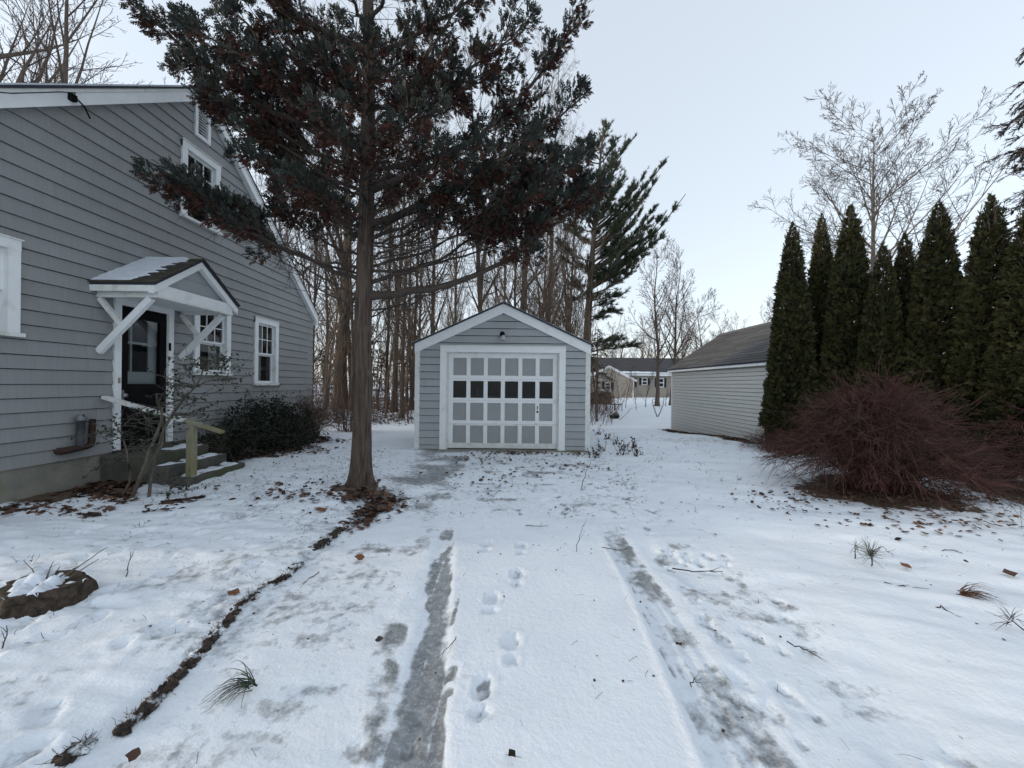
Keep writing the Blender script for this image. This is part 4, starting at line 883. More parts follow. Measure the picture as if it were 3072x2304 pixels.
# ------------------------------------------------------------------ the near false cypress
TX, TY = -2.14, 5.5
ced = thing('false_cypress', (TX, TY, gz(TX, TY)), 'tall evergreen with furrowed brown trunk and drooping grey-green sprays beside the driveway', 'tree')
TRK = np.array([(TX + 0.0, TY, 0.0), (TX + 0.0, TY, 0.6), (TX + 0.02, TY, 1.3), (TX + 0.0, TY, 2.2), (TX + 0.02, TY, 3.2), (TX + 0.03, TY + 0.02, 4.4), (TX + 0.04, TY + 0.02, 5.6), (TX + 0.02, TY, 7.2), (TX, TY, 9.0), (TX, TY, 10.5)])
TRR = np.array([0.128, 0.120, 0.118, 0.116, 0.110, 0.101, 0.088, 0.068, 0.042, 0.012])
def trunk_at(z): return np.array([np.interp(z, TRK[:, 2], TRK[:, i]) for i in range(3)]), float(np.interp(z, TRK[:, 2], TRR))
def near_trunk():
    zs = np.concatenate([np.linspace(-0.12, 0.7, 30), np.linspace(0.74, 5, 90), np.linspace(5.1, 10.5, 40)]); n = 64
    th = np.linspace(0, 2 * math.pi, n, endpoint=False); Z, A = np.meshgrid(zs, th, indexing='ij')
    c = np.stack([np.interp(Z, TRK[:, 2], TRK[:, 0]), np.interp(Z, TRK[:, 2], TRK[:, 1])], -1); r = np.interp(Z, TRK[:, 2], TRR)
    flare = np.exp(-np.clip(Z, 0, 9) / 0.16) * (0.07 + 0.045 * np.cos(A * 5 + 1)) + np.exp(-np.clip(Z, 0, 9) / 0.4) * 0.015
    tw = A * 9 + 0.6 * np.sin(Z * 1.3) + Z * 0.3
    rid = 1 - np.abs(vnoise(tw * 0.55, Z * 0.9, 1.0) * 2) * 1.0; rid2 = vnoise(tw * 1.7, Z * 2.2, 1.0)
    r = r + flare + r * (0.12 * (rid - 0.6) + 0.06 * rid2) + 0.012 * np.cos(A * 3 + Z) * np.exp(-Z * 0.5)
    V = np.stack([c[..., 0] + r * np.cos(A), c[..., 1] + r * np.sin(A), Z + gz(TX, TY) * 0.6], -1).reshape(-1, 3); k = len(zs)
    i = np.arange(k - 1)[:, None] * n; j = np.arange(n)[None, :]; j2 = (j + 1) % n
    F = np.stack([i + j, i + j2, i + n + j2, i + n + j], -1).reshape(-1, 4)
    return mesh_arrays('trunk', V, F, None, True)
link('trunk', near_trunk(), 'cedar_bark', ced)
def cypress_crown():
    rs = np.random.default_rng(21); limbs, twigs, dead = [], [], []
    GP, GD, GS, DP, DD, DS = [], [], [], [], [], []
    spec = [  # start height, tip in the photo (u, v), depth offset, base radius, foliage from t
        (2.80, 1285, 405, -0.1, .058, .52), (3.0, 340, 395, -0.4, .045, .40), (2.95, 1190, 345, 0.5, .04, .45), (3.8, 1262, 212, 0.2, .05, .45),
        (4.85, 1010, -30, -0.3, .06, .35), (4.3, 1252, 45, 0.1, .045, .42), (4.9, 300, 10, 0.2, .055, .35), (4.25, 380, 140, -0.2, .04, .4),
        (3.95, 460, 235, 0.3, .04, .42), (3.7, 545, 330, -0.5, .035, .42), (5.9, 560, -70, 0.0, .05, .3), (3.35, 600, 440, 0.7, .03, .45),
        (3.3, 1010, 430, -0.3, .03, .5), (3.6, 1120, 300, -0.7, .035, .4), (4.1, 700, 250, -1.5, .035, .3), (4.4, 905, 240, -1.6, .035, .3),
         (3.9, 640, 390, -1.2, .03, .35), (4.0, 990, 330, -1.2, .03, .35), (5.0, 590, 200, 1.6, .035, .3),
        (5.2, 960, 120, 1.7, .035, .3), (4.6, 1110, 240, 1.3, .04, .35), (5.3, 800, 90, -1.3, .035, .25), (3.6, 690, 420, 1.4, .03, .4),
         (5.6, 450, 80, -0.9, .04, .3), (5.0, 400, 60, .5, .03, .35), (4.6, 440, 160, .2, .03, .35), (5.8, 480, 0, -.4, .03, .3), (5.3, 620, 60, .2, .03, .25), (4.8, 640, 170, -.4, .03, .25), (5.5, 1130, 60, -0.8, .04, .35), (6.2, 1150, -120, 0.3, .045, .3),
        (6.3, 380, -150, 0.1, .045, .3), (6.7, 900, -200, -1.2, .04, .25), (6.6, 650, -200, -1.0, .04, .25), (7.0, 1050, -320, 0.8, .035, .2),
        (7.2, 500, -330, 0.5, .035, .2), (7.8, 800, -480, -0.8, .03, .2), (8.2, 950, -560, 0.3, .03, .2), (8.0, 640, -540, 0.6, .03, .2),
        (4.7, 560, 110, -0.3, .04, .3), (5.1, 1080, 150, 0.0, .04, .3), (4.5, 800, 300, 1.2, .03, .3), (5.7, 730, 40, 1.2, .035, .3), (5.8, 900, 30, 1.0, .035, .3),
        (3.2, 390, 398, -0.6, .03, .5), (3.2, 1150, 400, 0.3, .03, .5), (4.2, 600, 290, 0.9, .03, .35), (2.55, 1060, 575, 0.6, .016, 2.0), (2.45, 970, 590, 0.8, .013, 2.0),
        (3.5, 1060, 380, -.3, .03, .35), (3.7, 1170, 300, .4, .03, .4), (4.0, 880, 380, .9, .03, .3), (3.8, 610, 350, .2, .03, .4), (4.4, 545, 185, .4, .035, .35), (3.1, 430, 415, -.2, .025, .5), (5.4, 690, 120, -.6, .035, .25), (4.9, 1000, 200, -.6, .035, .3), (3.15, 1230, 420, .1, .03, .5), (2.95, 1255, 430, .1, .014, .55), (3.3, 1215, 375, -.3, .016, .5), (3.6, 1255, 335, .3, .018, .5), (3.5, 1160, 440, -.2, .014, .5), (2.75, 540, 470, 0.3, .022, .8), (2.6, 620, 560, 0.5, .016, 2.0)]
    for z0, u_, v_, dy, r0, tf in spec:
        p0, tr = trunk_at(z0); tip = at(u_, v_, TY + dy); d = tip - p0; L = np.linalg.norm(d)
        ctrl = p0 + d * 0.5 + np.array([0, 0, -0.13 * L]) + rs.normal(size=3) * 0.05 * L
        t = np.linspace(0, 1, 16)[:, None]; P = (1 - t) ** 2 * p0 + 2 * t * (1 - t) * ctrl + t ** 2 * tip + rs.normal(size=(16, 3)) * 0.018 * np.minimum(t * 8, 1)
        rr = r0 * (1 if L > 3.2 and r0 > .044 else .62) * (1 - 0.85 * t[:, 0]) + 0.004; rr[0] *= 1.5; limbs.append((P, rr))
        hz = unit(np.array([-d[1], d[0], 0.0]))
        # bare dead twigs along the inner part
        for _ in range(int(6 + 5 * L)):
            q = rs.uniform(0.06, min(tf + 0.25, 0.9)); j = int(q * 15); T = unit(P[min(j + 1, 15)] - P[j])
            tw = limb(P[j], unit(T * 0.6 + hz * rs.choice([-1, 1]) * rs.uniform(.4, 1) + np.array([0, 0, rs.normal() * 0.35])), rs.uniform(.25, .8), .007, .002, 5, .16, -0.01, rs); dead.append(tw)
            for _ in range(3): dead.append(limb(tw[0][rs.integers(1, 4)], unit(tw[0][-1] - tw[0][0] + rs.normal(size=3) * .5), rs.uniform(.12, .35), .0035, .0015, 3, .15, 0, rs))
        if tf > 1: continue
        n2 = int(5 + 4.2 * L * (1 - tf) + 3)
        for i in range(n2):
            q = tf + (1 - tf) * (i + rs.random()) / n2; j = min(int(q * 15), 14); f = q * 15 - j; p = P[j] * (1 - f) + P[j + 1] * f; T = unit(P[j + 1] - P[j])
            s = 1 if i % 2 else -1
            dr = unit(T * rs.uniform(.5, 1.0) + hz * s * rs.uniform(.15, .9) + np.array([0, 0, rs.uniform(-.28, .42)]))
            Ls = rs.uniform(.38, .8) * (1.12 - 0.5 * q) * min(1.2, 0.55 + L * 0.2)
            if i >= n2 - 2: dr = unit(T + rs.normal(size=3) * .18); Ls *= 0.9
            tw = limb(p, dr, Ls, .011, .003, 6, .09, 0.03, rs); twigs.append(tw)
            nf_ = int(45 * Ls / 0.5) + 12; cl = rs.uniform(.25, 1.0, 3)
            for _ in range(nf_):
                w = min(max(cl[rs.integers(3)] + rs.normal() * .08, .1), 1.0); jj = min(int(w * 5), 4); ff_ = w * 5 - jj; c = tw[0][jj] * (1 - ff_) + tw[0][jj + 1] * ff_; TT = unit(tw[0][jj + 1] - tw[0][jj])
                sp = rs.normal(size=3); sp -= TT * (sp @ TT); sp = unit(sp); pos = c + sp * rs.uniform(0, .10)
                g = sp[2] * 0.55 + (q - 0.74) * 1.2 + (w - 0.55) * 0.8 + rs.normal() * 0.13 + .5 * float(vnoise(p[0] * 1.1 + p[1], p[2] * 1.1, 1.4))
                fd = unit(TT * 0.9 + sp * rs.uniform(.3, 1.1) + np.array([0, 0, 0.12 if g > -0.02 else -0.45]))
                if g > -0.02: GP.append(pos); GD.append(fd); GS.append(rs.uniform(.075, .14))
                else: DP.append(pos); DD.append(fd); DS.append(rs.uniform(.06, .115))
    # a few sprays straight on the trunk
    for _ in range(420):
        z = rs.uniform(3.3, 6.5); c, r = trunk_at(z); a = rs.uniform(0, 2 * math.pi)
        if math.sin(a) > 0.3 or vnoise(z * 3, a, 1.0) < 0.05: continue
        GP.append(c + np.array([math.cos(a), math.sin(a), 0]) * (r + rs.uniform(0.02, .22))); GD.append(unit(np.array([math.cos(a), math.sin(a), rs.uniform(-.3, .8)]))); GS.append(rs.uniform(.1, .18))
    link('limbs', tubes_mesh('limbs', limbs, 8), 'limb_bark', ced)
    link('twigs', tubes_mesh('twigs', twigs + dead, 3), 'limb_bark', ced)
    fv, fq = frond(5, 0.52, 0.082, 4)
    for nm, P, D_, S, m in (('foliage', GP, GD, GS, 'cedar_leaf'), ('dead_foliage', DP, DD, DS, 'cedar_dead')):
        P, D_, S = np.array(P), np.array(D_), np.array(S); link(nm, scatter(nm, fv, fq, P, frames(D_), S), m, ced)
    print('cypress fronds', len(GP), len(DP))
cypress_crown()

# ------------------------------------------------------------------ arborvitae row
fva, fqa = frond(5, 0.52, 0.125, 9)
def arborvitae(seed, h=4.6, r=0.50):
    rs = np.random.default_rng(seed); t = thing('arborvitae', (0, 0, 0), None, 'tree', 'arborvitae in the hedge row')
    n = 9000; zz = h * (1 - np.sqrt(rs.random(n) * 0.985 + 0.0)) * 0.97 + 0.12; zz = 0.12 + (h - 0.14) * (1 - rs.random(n) ** 0.6)
    u = zz / h; prof = np.where(u < 0.12, 0.72 + u * 2.3, np.power(np.clip(1 - (u - 0.12) / 0.885, 0, 1), 0.54)) * r
    a = rs.uniform(0, 2 * math.pi, n); lump_ = 1 + 0.17 * vnoise(a * 1.6, zz * 1.5, 1.0) + 0.15 * vnoise(a * 3.2 + 9, zz * 4.2, 1.0)
    rad = np.clip(prof * lump_ - .06, 0.0, None) * (1 - 0.32 * rs.random(n) ** 2.0)
    P = np.stack([rad * np.cos(a), rad * np.sin(a), zz], -1)
    o = np.stack([np.cos(a), np.sin(a), 0 * a], -1)
    D_ = o * rs.uniform(.3, 1.0, (n, 1)) * np.clip(prof / r * 2, .2, 1)[:, None] + np.array([0, 0, 1.0]) * rs.uniform(.1, 1.3, (n, 1)) + rs.normal(size=(n, 3)) * 0.25
    link('foliage', scatter('foliage', fva, fqa, P, frames(D_), rs.uniform(.07, .13, n) * (.55 + .45 * np.clip(prof / r * 1.6, 0, 1))), 'arbor_leaf', t)
    tw = [(np.array([(0, 0, -0.1), (0.01, 0, 0.6), (0, 0.02, 2), (0, 0, h * 0.93)]), np.array([.06, .05, .035, .008]))]
    for i in range(260):
        z = rs.uniform(.25, h * .93); aa = rs.uniform(0, 2 * math.pi); uu = z / h; rr_ = (min(1, 0.72 + uu * 2.3) if uu < .12 else (1 - (uu - .12) / .885) ** .54) * r * 0.9
        tw.append((np.array([(0, 0, z - 0.1), (rr_ * .5 * math.cos(aa), rr_ * .5 * math.sin(aa), z + 0.02), (rr_ * math.cos(aa), rr_ * math.sin(aa), z + 0.2)]), np.array([.014, .01, .004])))
    link('trunk', tubes_mesh('trunk', tw, 4), 'bark', t)
    # dense inner shoots that close the column
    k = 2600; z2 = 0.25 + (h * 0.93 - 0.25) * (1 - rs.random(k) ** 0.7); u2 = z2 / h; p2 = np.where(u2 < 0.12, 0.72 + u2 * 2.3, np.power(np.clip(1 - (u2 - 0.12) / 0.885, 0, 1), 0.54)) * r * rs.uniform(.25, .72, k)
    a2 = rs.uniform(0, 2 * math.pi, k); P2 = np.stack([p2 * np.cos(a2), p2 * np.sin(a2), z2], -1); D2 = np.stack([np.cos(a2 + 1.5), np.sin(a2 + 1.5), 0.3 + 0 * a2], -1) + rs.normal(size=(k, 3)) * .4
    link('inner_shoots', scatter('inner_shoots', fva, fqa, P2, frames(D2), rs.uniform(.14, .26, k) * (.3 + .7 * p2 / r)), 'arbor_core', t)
    return t
# (u of the tip, v of the tip, depth, radius scale, label)
row = [(1712, 478, 8.3, 1.02, 'narrow dark evergreen at the far end of the hedge row, against the vinyl garage'),
       (1775, 458, 8.7, .9, 'slim dark evergreen just behind the far end tree of the hedge row'),
       (1838, 440, 7.8, 1.12, 'tall pointed dark evergreen left of the pale bare tree trunk'),
       (1908, 522, 7.1, .86, 'short dark evergreen right of the pale bare tree trunk'),
       (1955, 500, 7.5, .86, 'short slim dark evergreen in the middle of the hedge row'),
       (2028, 430, 6.6, 1.05, 'broad rounded dark evergreen standing behind the red twiggy bush'),
       (2140, 418, 6.0, 1.0, 'pointed dark evergreen near the camera end of the hedge row'),
       (2232, 430, 5.5, 1.1, 'dark evergreen cut off by the picture edge at the near end of the row')]
protos = [arborvitae(41), arborvitae(57)]; used = set()
for i, (u_, v_, Y, rs_, lab) in enumerate(row):
    tip = at(u_, v_, Y); g = gz(tip[0], Y); h = tip[2] - g; src = protos[i % 2]; sc = h / 4.6
    o = src if (i % 2) not in used else copy_tree(src, (0, 0, 0)); used.add(i % 2)
    place(o, (tip[0], Y, g), i * 2.4, sc, lab, 1.0 * rs_ / max(sc, 0.7) * 1.0)

# ------------------------------------------------------------------ red twiggy bush on the right
def twig_bush(name, c, rx, ry, h, nst, seed, m, label, cat, dense=12, r0=0.009, group=None, flop=0.0):
    rs = np.random.default_rng(seed); t = thing(name, (c[0], c[1], gz(*c)), label, cat, group); st, tw = [], []
    for _ in range(nst):
        a = rs.uniform(0, 2 * math.pi); e = rs.uniform(0.0, 1.0) ** 0.7; out = np.array([math.cos(a) * rx, math.sin(a) * ry, 0]) * e
        b0 = np.array([c[0], c[1], 0]) + np.array([math.cos(a) * rx, math.sin(a) * ry, 0]) * 0.28 * rs.random(); b0[2] = gz(b0[0], b0[1]) - 0.02
        hh = h * (1 - 0.62 * e * e) * rs.uniform(.68, 1.05) * (1 + .38 * float(vnoise(math.cos(a) * 2.2 + seed, math.sin(a) * 2.2, 1.0)))
        p1 = b0 + out * 0.25 + np.array([0, 0, hh * 1.15]); p2 = np.array([c[0], c[1], b0[2]]) + out * rs.uniform(.9, 1.12) + np.array([0, 0, hh * rs.uniform(.62, 1.0) * (1 - flop * e)])
        tt = np.linspace(0, 1, 8)[:, None]; P = (1 - tt) ** 2 * b0 + 2 * tt * (1 - tt) * p1 + tt ** 2 * p2 + rs.normal(size=(8, 3)) * 0.02 * tt
        st.append((P, r0 * (1 - 0.75 * tt[:, 0])))
        for k in range(dense):
            j = rs.integers(2, 7); T = unit(P[j + 1] - P[j]) if j < 7 else unit(P[7] - P[6])
            d = unit(T * 0.5 + rs.normal(size=3) * 0.55 + unit(out + 1e-6) * 0.45 + np.array([0, 0, -0.12]))
            q = limb(P[j], d, rs.uniform(.18, .5) * (h / 1.6 + .2), r0 * .42, r0 * .16, 5, .14, -0.02, rs); tw.append(q)
            for _ in range(2): tw.append(limb(q[0][rs.integers(1, 4)], unit(q[0][-1] - q[0][0] + rs.normal(size=3) * .28), rs.uniform(.08, .26), r0 * .26, r0 * .12, 3, .15, -.02, rs))
    link('stems', tubes_mesh('stems', st, 4, True), m, t); link('twigs', tubes_mesh('twigs', tw, 3, True), m, t)
    return t
twig_bush('barberry_bush', (4.95, 5.2), 1.4, 1.0, 1.6, 360, 5, 'barberry', 'large rounded leafless bush of tangled dark red twigs right of the driveway', 'bush', 12, 0.009, flop=0.4)
twig_bush('leafless_bush', (6.75, 4.9), 0.6, 0.6, 1.2, 34, 6, 'barberry', 'sparse leafless bush at the right picture edge beside the evergreen trunks', 'bush', 9, 0.008)
twig_bush('leafless_bush', (5.45, 8.1), 0.6, 0.7, 0.55, 60, 7, 'barberry', 'low sprawl of red-brown twigs against the foot of the vinyl garage', 'bush', 8, 0.006, flop=0.6)
twig_bush('leafless_bush', (-5.0, 9.6), 0.55, 1.1, 1.25, 80, 8, 'twig_red', 'leafless twiggy bush at the far corner of the grey house', 'bush', 9, 0.007)
twig_bush('leafless_bush', (-5.2, 12.2), 1.2, 0.9, 1.0, 70, 9, 'twig_red', 'low red-brown brushy bush behind the grey house corner', 'bush', 9, 0.008)

# ------------------------------------------------------------------ leafy shrubs by the steps
def leafy(name, cells, seed, m, label, nleaf, ls, nst=26):
    rs = np.random.default_rng(seed); c0 = np.mean([c[:2] for c in cells], axis=0); t = thing(name, (c0[0], c0[1], gz(*c0)), label, 'shrub'); st = []; P = []; D_ = []
    for cx, cy, cz_, rx, ry, rz in cells:
        for _ in range(nst):
            d = unit(rs.normal(size=3)); e = np.array([cx + d[0] * rx, cy + d[1] * ry, cz_ + d[2] * rz]); b0 = np.array([cx + rs.normal() * .12, cy + rs.normal() * .15, gz(cx, cy) - 0.02])
            if e[2] < gz(e[0], e[1]) + 0.05: continue
            mid = (b0 + e) / 2 + rs.normal(size=3) * .08; tt = np.linspace(0, 1, 6)[:, None]; Q = (1 - tt) ** 2 * b0 + 2 * tt * (1 - tt) * mid + tt ** 2 * e; st.append((Q, 0.009 * (1 - 0.8 * tt[:, 0])))
            for _ in range(5): st.append(limb(Q[rs.integers(2, 6)], unit(d + rs.normal(size=3) * .5), rs.uniform(.15, .45), .004, .0015, 4, .15, 0, rs))
        n = int(nleaf * rx * ry * rz / sum(q[3] * q[4] * q[5] for q in cells))
        d = rs.normal(size=(n, 3)); d /= np.linalg.norm(d, axis=1, keepdims=True); rad = (0.45 + 0.6 * rs.random(n) ** 0.45)[:, None]
        rad = rad * (1 + 0.3 * vnoise(d[:, 0] * 2 + cx, d[:, 2] * 2 + cy, 1.3))[:, None]
        p = np.array([cx, cy, cz_]) + d * rad * np.array([rx, ry, rz]); k = p[:, 2] > G(p[:, 0], p[:, 1]) + 0.04; P.append(p[k]); D_.append((d * 0.7 + rs.normal(size=(n, 3)) * .6)[k])
    for cx, cy, cz_, rx, ry, rz in cells:       # loose leading shoots
        for _ in range(16):
            d = unit(rs.normal(size=3) * np.array([1, 1, .7]) + np.array([.25, 0, .35])); w = limb(np.array([cx, cy, cz_]) + d * np.array([rx, ry, rz]) * .8, d, rs.uniform(.2, .55), .004, .0015, 6, .14, .02, rs); st.append(w)
            k = rs.integers(5, 14); f = rs.integers(1, 6, k); P.append(w[0][f] + rs.normal(size=(k, 3)) * .02); D_.append(d + rs.normal(size=(k, 3)) * .7)
    P = np.concatenate(P); D_ = np.concatenate(D_); k = P[:, 0] > -5.74; P = P[k]; D_ = D_[k]; link('stems', tubes_mesh('stems', [(np.maximum(p_, np.array([-5.76, -99, -99])), r_) for p_, r_ in st], 4), 'shrub_bark', t)
    link('leaves', scatter('leaves', LEAF_V, LEAF_F, P, frames(D_), rs.uniform(ls * .6, ls * 1.2, len(P))), m, t)
leafy('evergreen_shrub', [(-5.2, 7.0, .42, .36, .45, .40), (-5.0, 7.5, .38, .42, .4, .36), (-5.3, 7.7, .78, .32, .42, .36), (-5.05, 8.2, .52, .5, .4, .5), (-5.35, 8.5, .85, .3, .45, .3), (-4.95, 8.8, .40, .46, .45, .36), (-5.2, 9.2, .66, .36, .4, .36), (-4.75, 8.3, .3, .3, .5, .26)], 3, 'holly_leaf', 'dark broadleaf evergreen shrub growing under the house windows beside the steps', 9000, .05, 16)
def steps_shrub():
    rs = np.random.default_rng(14); t = thing('thin_shrub', (-4.75, 4.9, gz(-4.75, 4.9)), 'thin open shrub with small dark leaves in front of the steps', 'shrub'); st, tw = [], []
    Y = 4.85
    paths = [([(285, 1090), (310, 1000), (345, 920), (352, 880)], .024), ([(290, 1085), (335, 980), (362, 905), (395, 860), (425, 835), (440, 800)], .019), ([(278, 1085), (285, 1020), (270, 950), (255, 930)], .016),
             ([(300, 1060), (350, 960), (350, 900), (338, 850)], .018), ([(425, 835), (450, 822), (505, 818)], .012), ([(425, 835), (410, 800), (425, 770)], .011), ([(395, 860), (370, 830), (352, 815)], .01), ([(352, 880), (380, 868), (430, 860)], .01),
             ([(345, 920), (320, 910), (300, 890)], .008), ([(330, 985), (290, 960), (215, 1010)], .006), ([(340, 930), (290, 905), (225, 945)], .006), ([(350, 900), (400, 905), (440, 880)], .008), ([(440, 800), (470, 790), (500, 775)], .007), ([(300, 1040), (350, 1045), (400, 1060)], .006)]
    for q, r in paths:
        P = np.array([at(u, v, Y - 0.05 + rs.normal() * 0.12) for u, v in q]); P[0] = P[0] if q[0][1] < 1050 else np.array([P[0][0], Y, gz(P[0][0], Y) - .03])
        k = 10; tt = np.linspace(0, len(P) - 1, k); Q = np.stack([np.interp(tt, np.arange(len(P)), P[:, i]) for i in range(3)], -1) + rs.normal(size=(k, 3)) * .01
        st.append((Q, r * (1 - .55 * np.linspace(0, 1, k))))
    LP, LD = [], []
    for Q, r in st:
        n = 16 if r[0] < .02 else 9
        for _ in range(n):
            j = rs.integers(4, 10); w = limb(Q[j], unit(rs.normal(size=3) * np.array([1, .8, .35]) + np.array([.25, 0, .12])), rs.uniform(.15, .45), .004, .0015, 6, .12, .01, rs); tw.append(w)
            for k in range(rs.integers(4, 10)):
                f = rs.uniform(.2, 1) * 5; a = int(min(f, 4)); LP.append(w[0][a] + (w[0][a + 1] - w[0][a]) * (f - a)); LD.append(unit(w[0][-1] - w[0][0] + rs.normal(size=3) * .8))
    link('stems', tubes_mesh('stems', st, 7), 'shrub_bark', t); link('twigs', tubes_mesh('twigs', tw, 3), 'shrub_bark', t)
    link('leaves', scatter('leaves', LEAF_V, LEAF_F, np.array(LP), frames(np.array(LD)), rs.uniform(.02, .045, len(LP))), 'shrub_leaf', t)
steps_shrub()

# ------------------------------------------------------------------ bare trees behind
WOOD = 'bare trees in the wood behind the garage'
big = [tree_thing('bare_tree', bare_tree(100 + i, 20, .30, .2, 22, 46, .09, (7, 5, 2), (.27, .5, .5, .55), rmin=.007, fork=i % 2 + 1, wob=.03), None, 'tree', WOOD) for i in range(3)]
mid = [tree_thing('bare_tree', bare_tree(200 + i, 15, .12, .15, 22, 46, .10, (6, 4, 2), (0.26, .5, .5, .5), rmin=.007, wob=.035), None, 'tree', WOOD, 'bark', 'twig') for i in range(3)]
def sapling(seed):
    b_, f_ = bare_tree(seed, 8.5, .042, .10, 18, 26, .10, (5, 4), (0.3, .5, .5), rmin=.005, wob=.04)
    me = tubes_mesh('sapling', b_ + f_, 4); return link('sapling', me, 'sapling', None, None, 'sapling', 'saplings in the wood behind the garage')
saps = [sapling(300 + i) for i in range(4)]; cnt = {}
def put(pool, key, loc, rz, sc, label, sq=1.0):
    i = cnt.get(key, 0); cnt[key] = i + 1; src = pool[i % len(pool)]
    o = src if i < len(pool) else copy_tree(src, (0, 0, 0)); return place(o, loc, rz, sc, label, sq)
rw = np.random.default_rng(77)
def xpos(u, Y): return unroll(u, 829.5)[0] * Y / FD
trunks = [(735, 23.5, 1.15, 1.25, 'massive brown trunk of a bare tree seen left of the near evergreen trunk'), (672, 21, .9, 0.36, None), (762, 26, 1.0, .7, 'leaning brown trunk beside the massive bare tree'),
          (835, 25, 1.0, 0.43, None), (851, 22, 1.0, 0.54, None), (889, 24, 1.0, 0.43, None), (935, 23, 1.05, 0.54, None), (1042, 24, 1.1, 0.58, None), (1116, 22, 1.1, 0.61, None), (1178, 23, 1.1, 0.68, None), (1225, 27, 1.0, 0.50, None),
          (640, 30, 1.0, 0.58, None), (985, 29, 1.0, 0.50, None), (1085, 31, 1.05, 0.50, None), (560, 34, 1.1, 0.65, None), (905, 34, 1.05, 0.58, None)]
for u_, Y, sc, sq, lab in trunks:
    x = xpos(u_, Y); put(big, 'big', (x, Y, gz(x, Y)), rw.uniform(0, 6), sc * rw.uniform(.92, 1.08), lab or 'thick bare trunk standing in the wood behind the grey garage', sq)
for k in range(24):
    u_ = rw.uniform(560, 1270); Y = rw.uniform(16.5, 38); x = xpos(u_, Y); put(mid, 'mid', (x, Y, gz(x, Y)), rw.uniform(0, 6), rw.uniform(.75, 1.15), 'slender bare tree among the wood behind the grey garage')
for k in range(110):
    u_ = rw.uniform(690, 1275) if k % 5 else rw.uniform(1120, 1290); Y = rw.uniform(15.6, 30); x = xpos(u_, Y); put(saps, 'sap', (x, Y, gz(x, Y)), rw.uniform(0, 6), rw.uniform(.6, 1.15), 'thin bare sapling in the thicket behind the grey garage', rw.uniform(.8, 1.3))
# trees seen over the roof of the grey house
for i, (u_, Y, sc, lab) in enumerate(((128, 14.5, 1.0, 'forked bare tree rising over the grey house roof at the top left'), (30, 15.5, 1.0, 'bare tree with a leaning trunk at the top left picture corner'), (70, 26, 1.0, 'thin bare tree behind the forked tree over the grey house roof'))):
    x = xpos(u_, Y); t = tree_thing('bare_tree', bare_tree(400 + i, 21, .36, .30, 20, 42, .08, (8, 5, 2), (.42, .45, .45, .5), rmin=.0085, wk=.6, fork=2, wob=.035, lean=((-.04, 0), (-.16, 0), (0.05, 0))[i]), lab, 'tree', None, 'bark', 'twig'); place(t, (x, Y, gz(x, Y)), 0, sc)
# the large pale bare tree behind the arborvitae
Y = 17.0; x = xpos(1882, Y)
t = tree_thing('bare_tree', bare_tree(511, 12.9, .19, .26, 32, 50, .10, (11, 7, 3), (0.50, .44, .44, .7), rmin=.0078, wob=.012, wk=.2), 'large pale bare tree with fanning branches rising behind the evergreens', 'tree', None, 'palebark', 'paletwig'); place(t, (x, Y, gz(x, Y)), 2.0)
# bare trees between the garages and further off
gap = [(1420, 29, .95, 'dark twin-trunked bare tree in front of the beige house'), (1450, 30, .85, 'slender dark bare tree beside the vinyl garage corner'), (1530, 33, .75, 'bare tree rising behind the vinyl garage roof, nearest its far end'),
       (1400, 52, .8, None), (1345, 56, .75, None), (1470, 58, .85, None), (1560, 55, .8, None), (1600, 50, .75, None), (1640, 48, .85, None), (1320, 60, .8, None), (1505, 62, .8, None), (1680, 46, .8, None), (1385, 70, .9, None)]
oth = [tree_thing('bare_tree', bare_tree(600 + i, 12.5, .17, .2, 20, 46, .14, (8, 5, 2), (0.36, .48, .48, .5), rmin=.011, wob=.04, fork=i % 2), None, 'tree', 'bare trees beyond the yard', 'bark', 'twig_red') for i in range(3)]
for u_, Y, sc, lab in gap:
    x = xpos(u_, Y); put(oth, 'oth', (x, Y, gz(x, Y)), rw.uniform(0, 6), sc * rw.uniform(.9, 1.1) * (1 if Y < 40 else 1.15), lab or 'distant bare tree on the skyline beyond the beige house')
for u_, Y, sc in ((1335, 26, .42), (1352, 27, .5), (1375, 25, .38), (1395, 28, .5), (1310, 24, .45), (1438, 29, .4)):
    x = xpos(u_, Y); put(saps, 'sap', (x, Y, gz(x, Y)), rw.uniform(0, 6), sc, 'small bare sapling in the yard before the beige house', 1.3)
# far treeline: one mass of bare wood round the horizon
def treeline():
    rs = np.random.default_rng(8); paths = []
    for k in range(420):
        a = rs.uniform(-1.25, 1.25); d = rs.uniform(75, 130); x, y = math.sin(a) * d, math.cos(a) * d; h = rs.uniform(6, 11); 
        paths.append((np.array([(x, y, -0.5), (x + rs.normal() * .3, y, h * .5), (x + rs.normal() * .5, y, h)]), np.array([.14, .1, .02])))
        for _ in range(14):
            z = rs.uniform(.15, .95) * h; d2 = unit(np.array([rs.normal(), rs.normal() * .5, rs.uniform(.3, 1.3)])); L = rs.uniform(1, 3.2); p = np.array([x, y, z]); paths.append((np.array([p, p + d2 * L * .5 + (0, 0, .1), p + d2 * L + (0, 0, .4)]), np.array([.05, .04, .02])))
    link('treeline', tubes_mesh('treeline', paths, 3), 'twig_red', None, 'distant bare wood along the horizon', 'wood', None, 'stuff')
treeline()
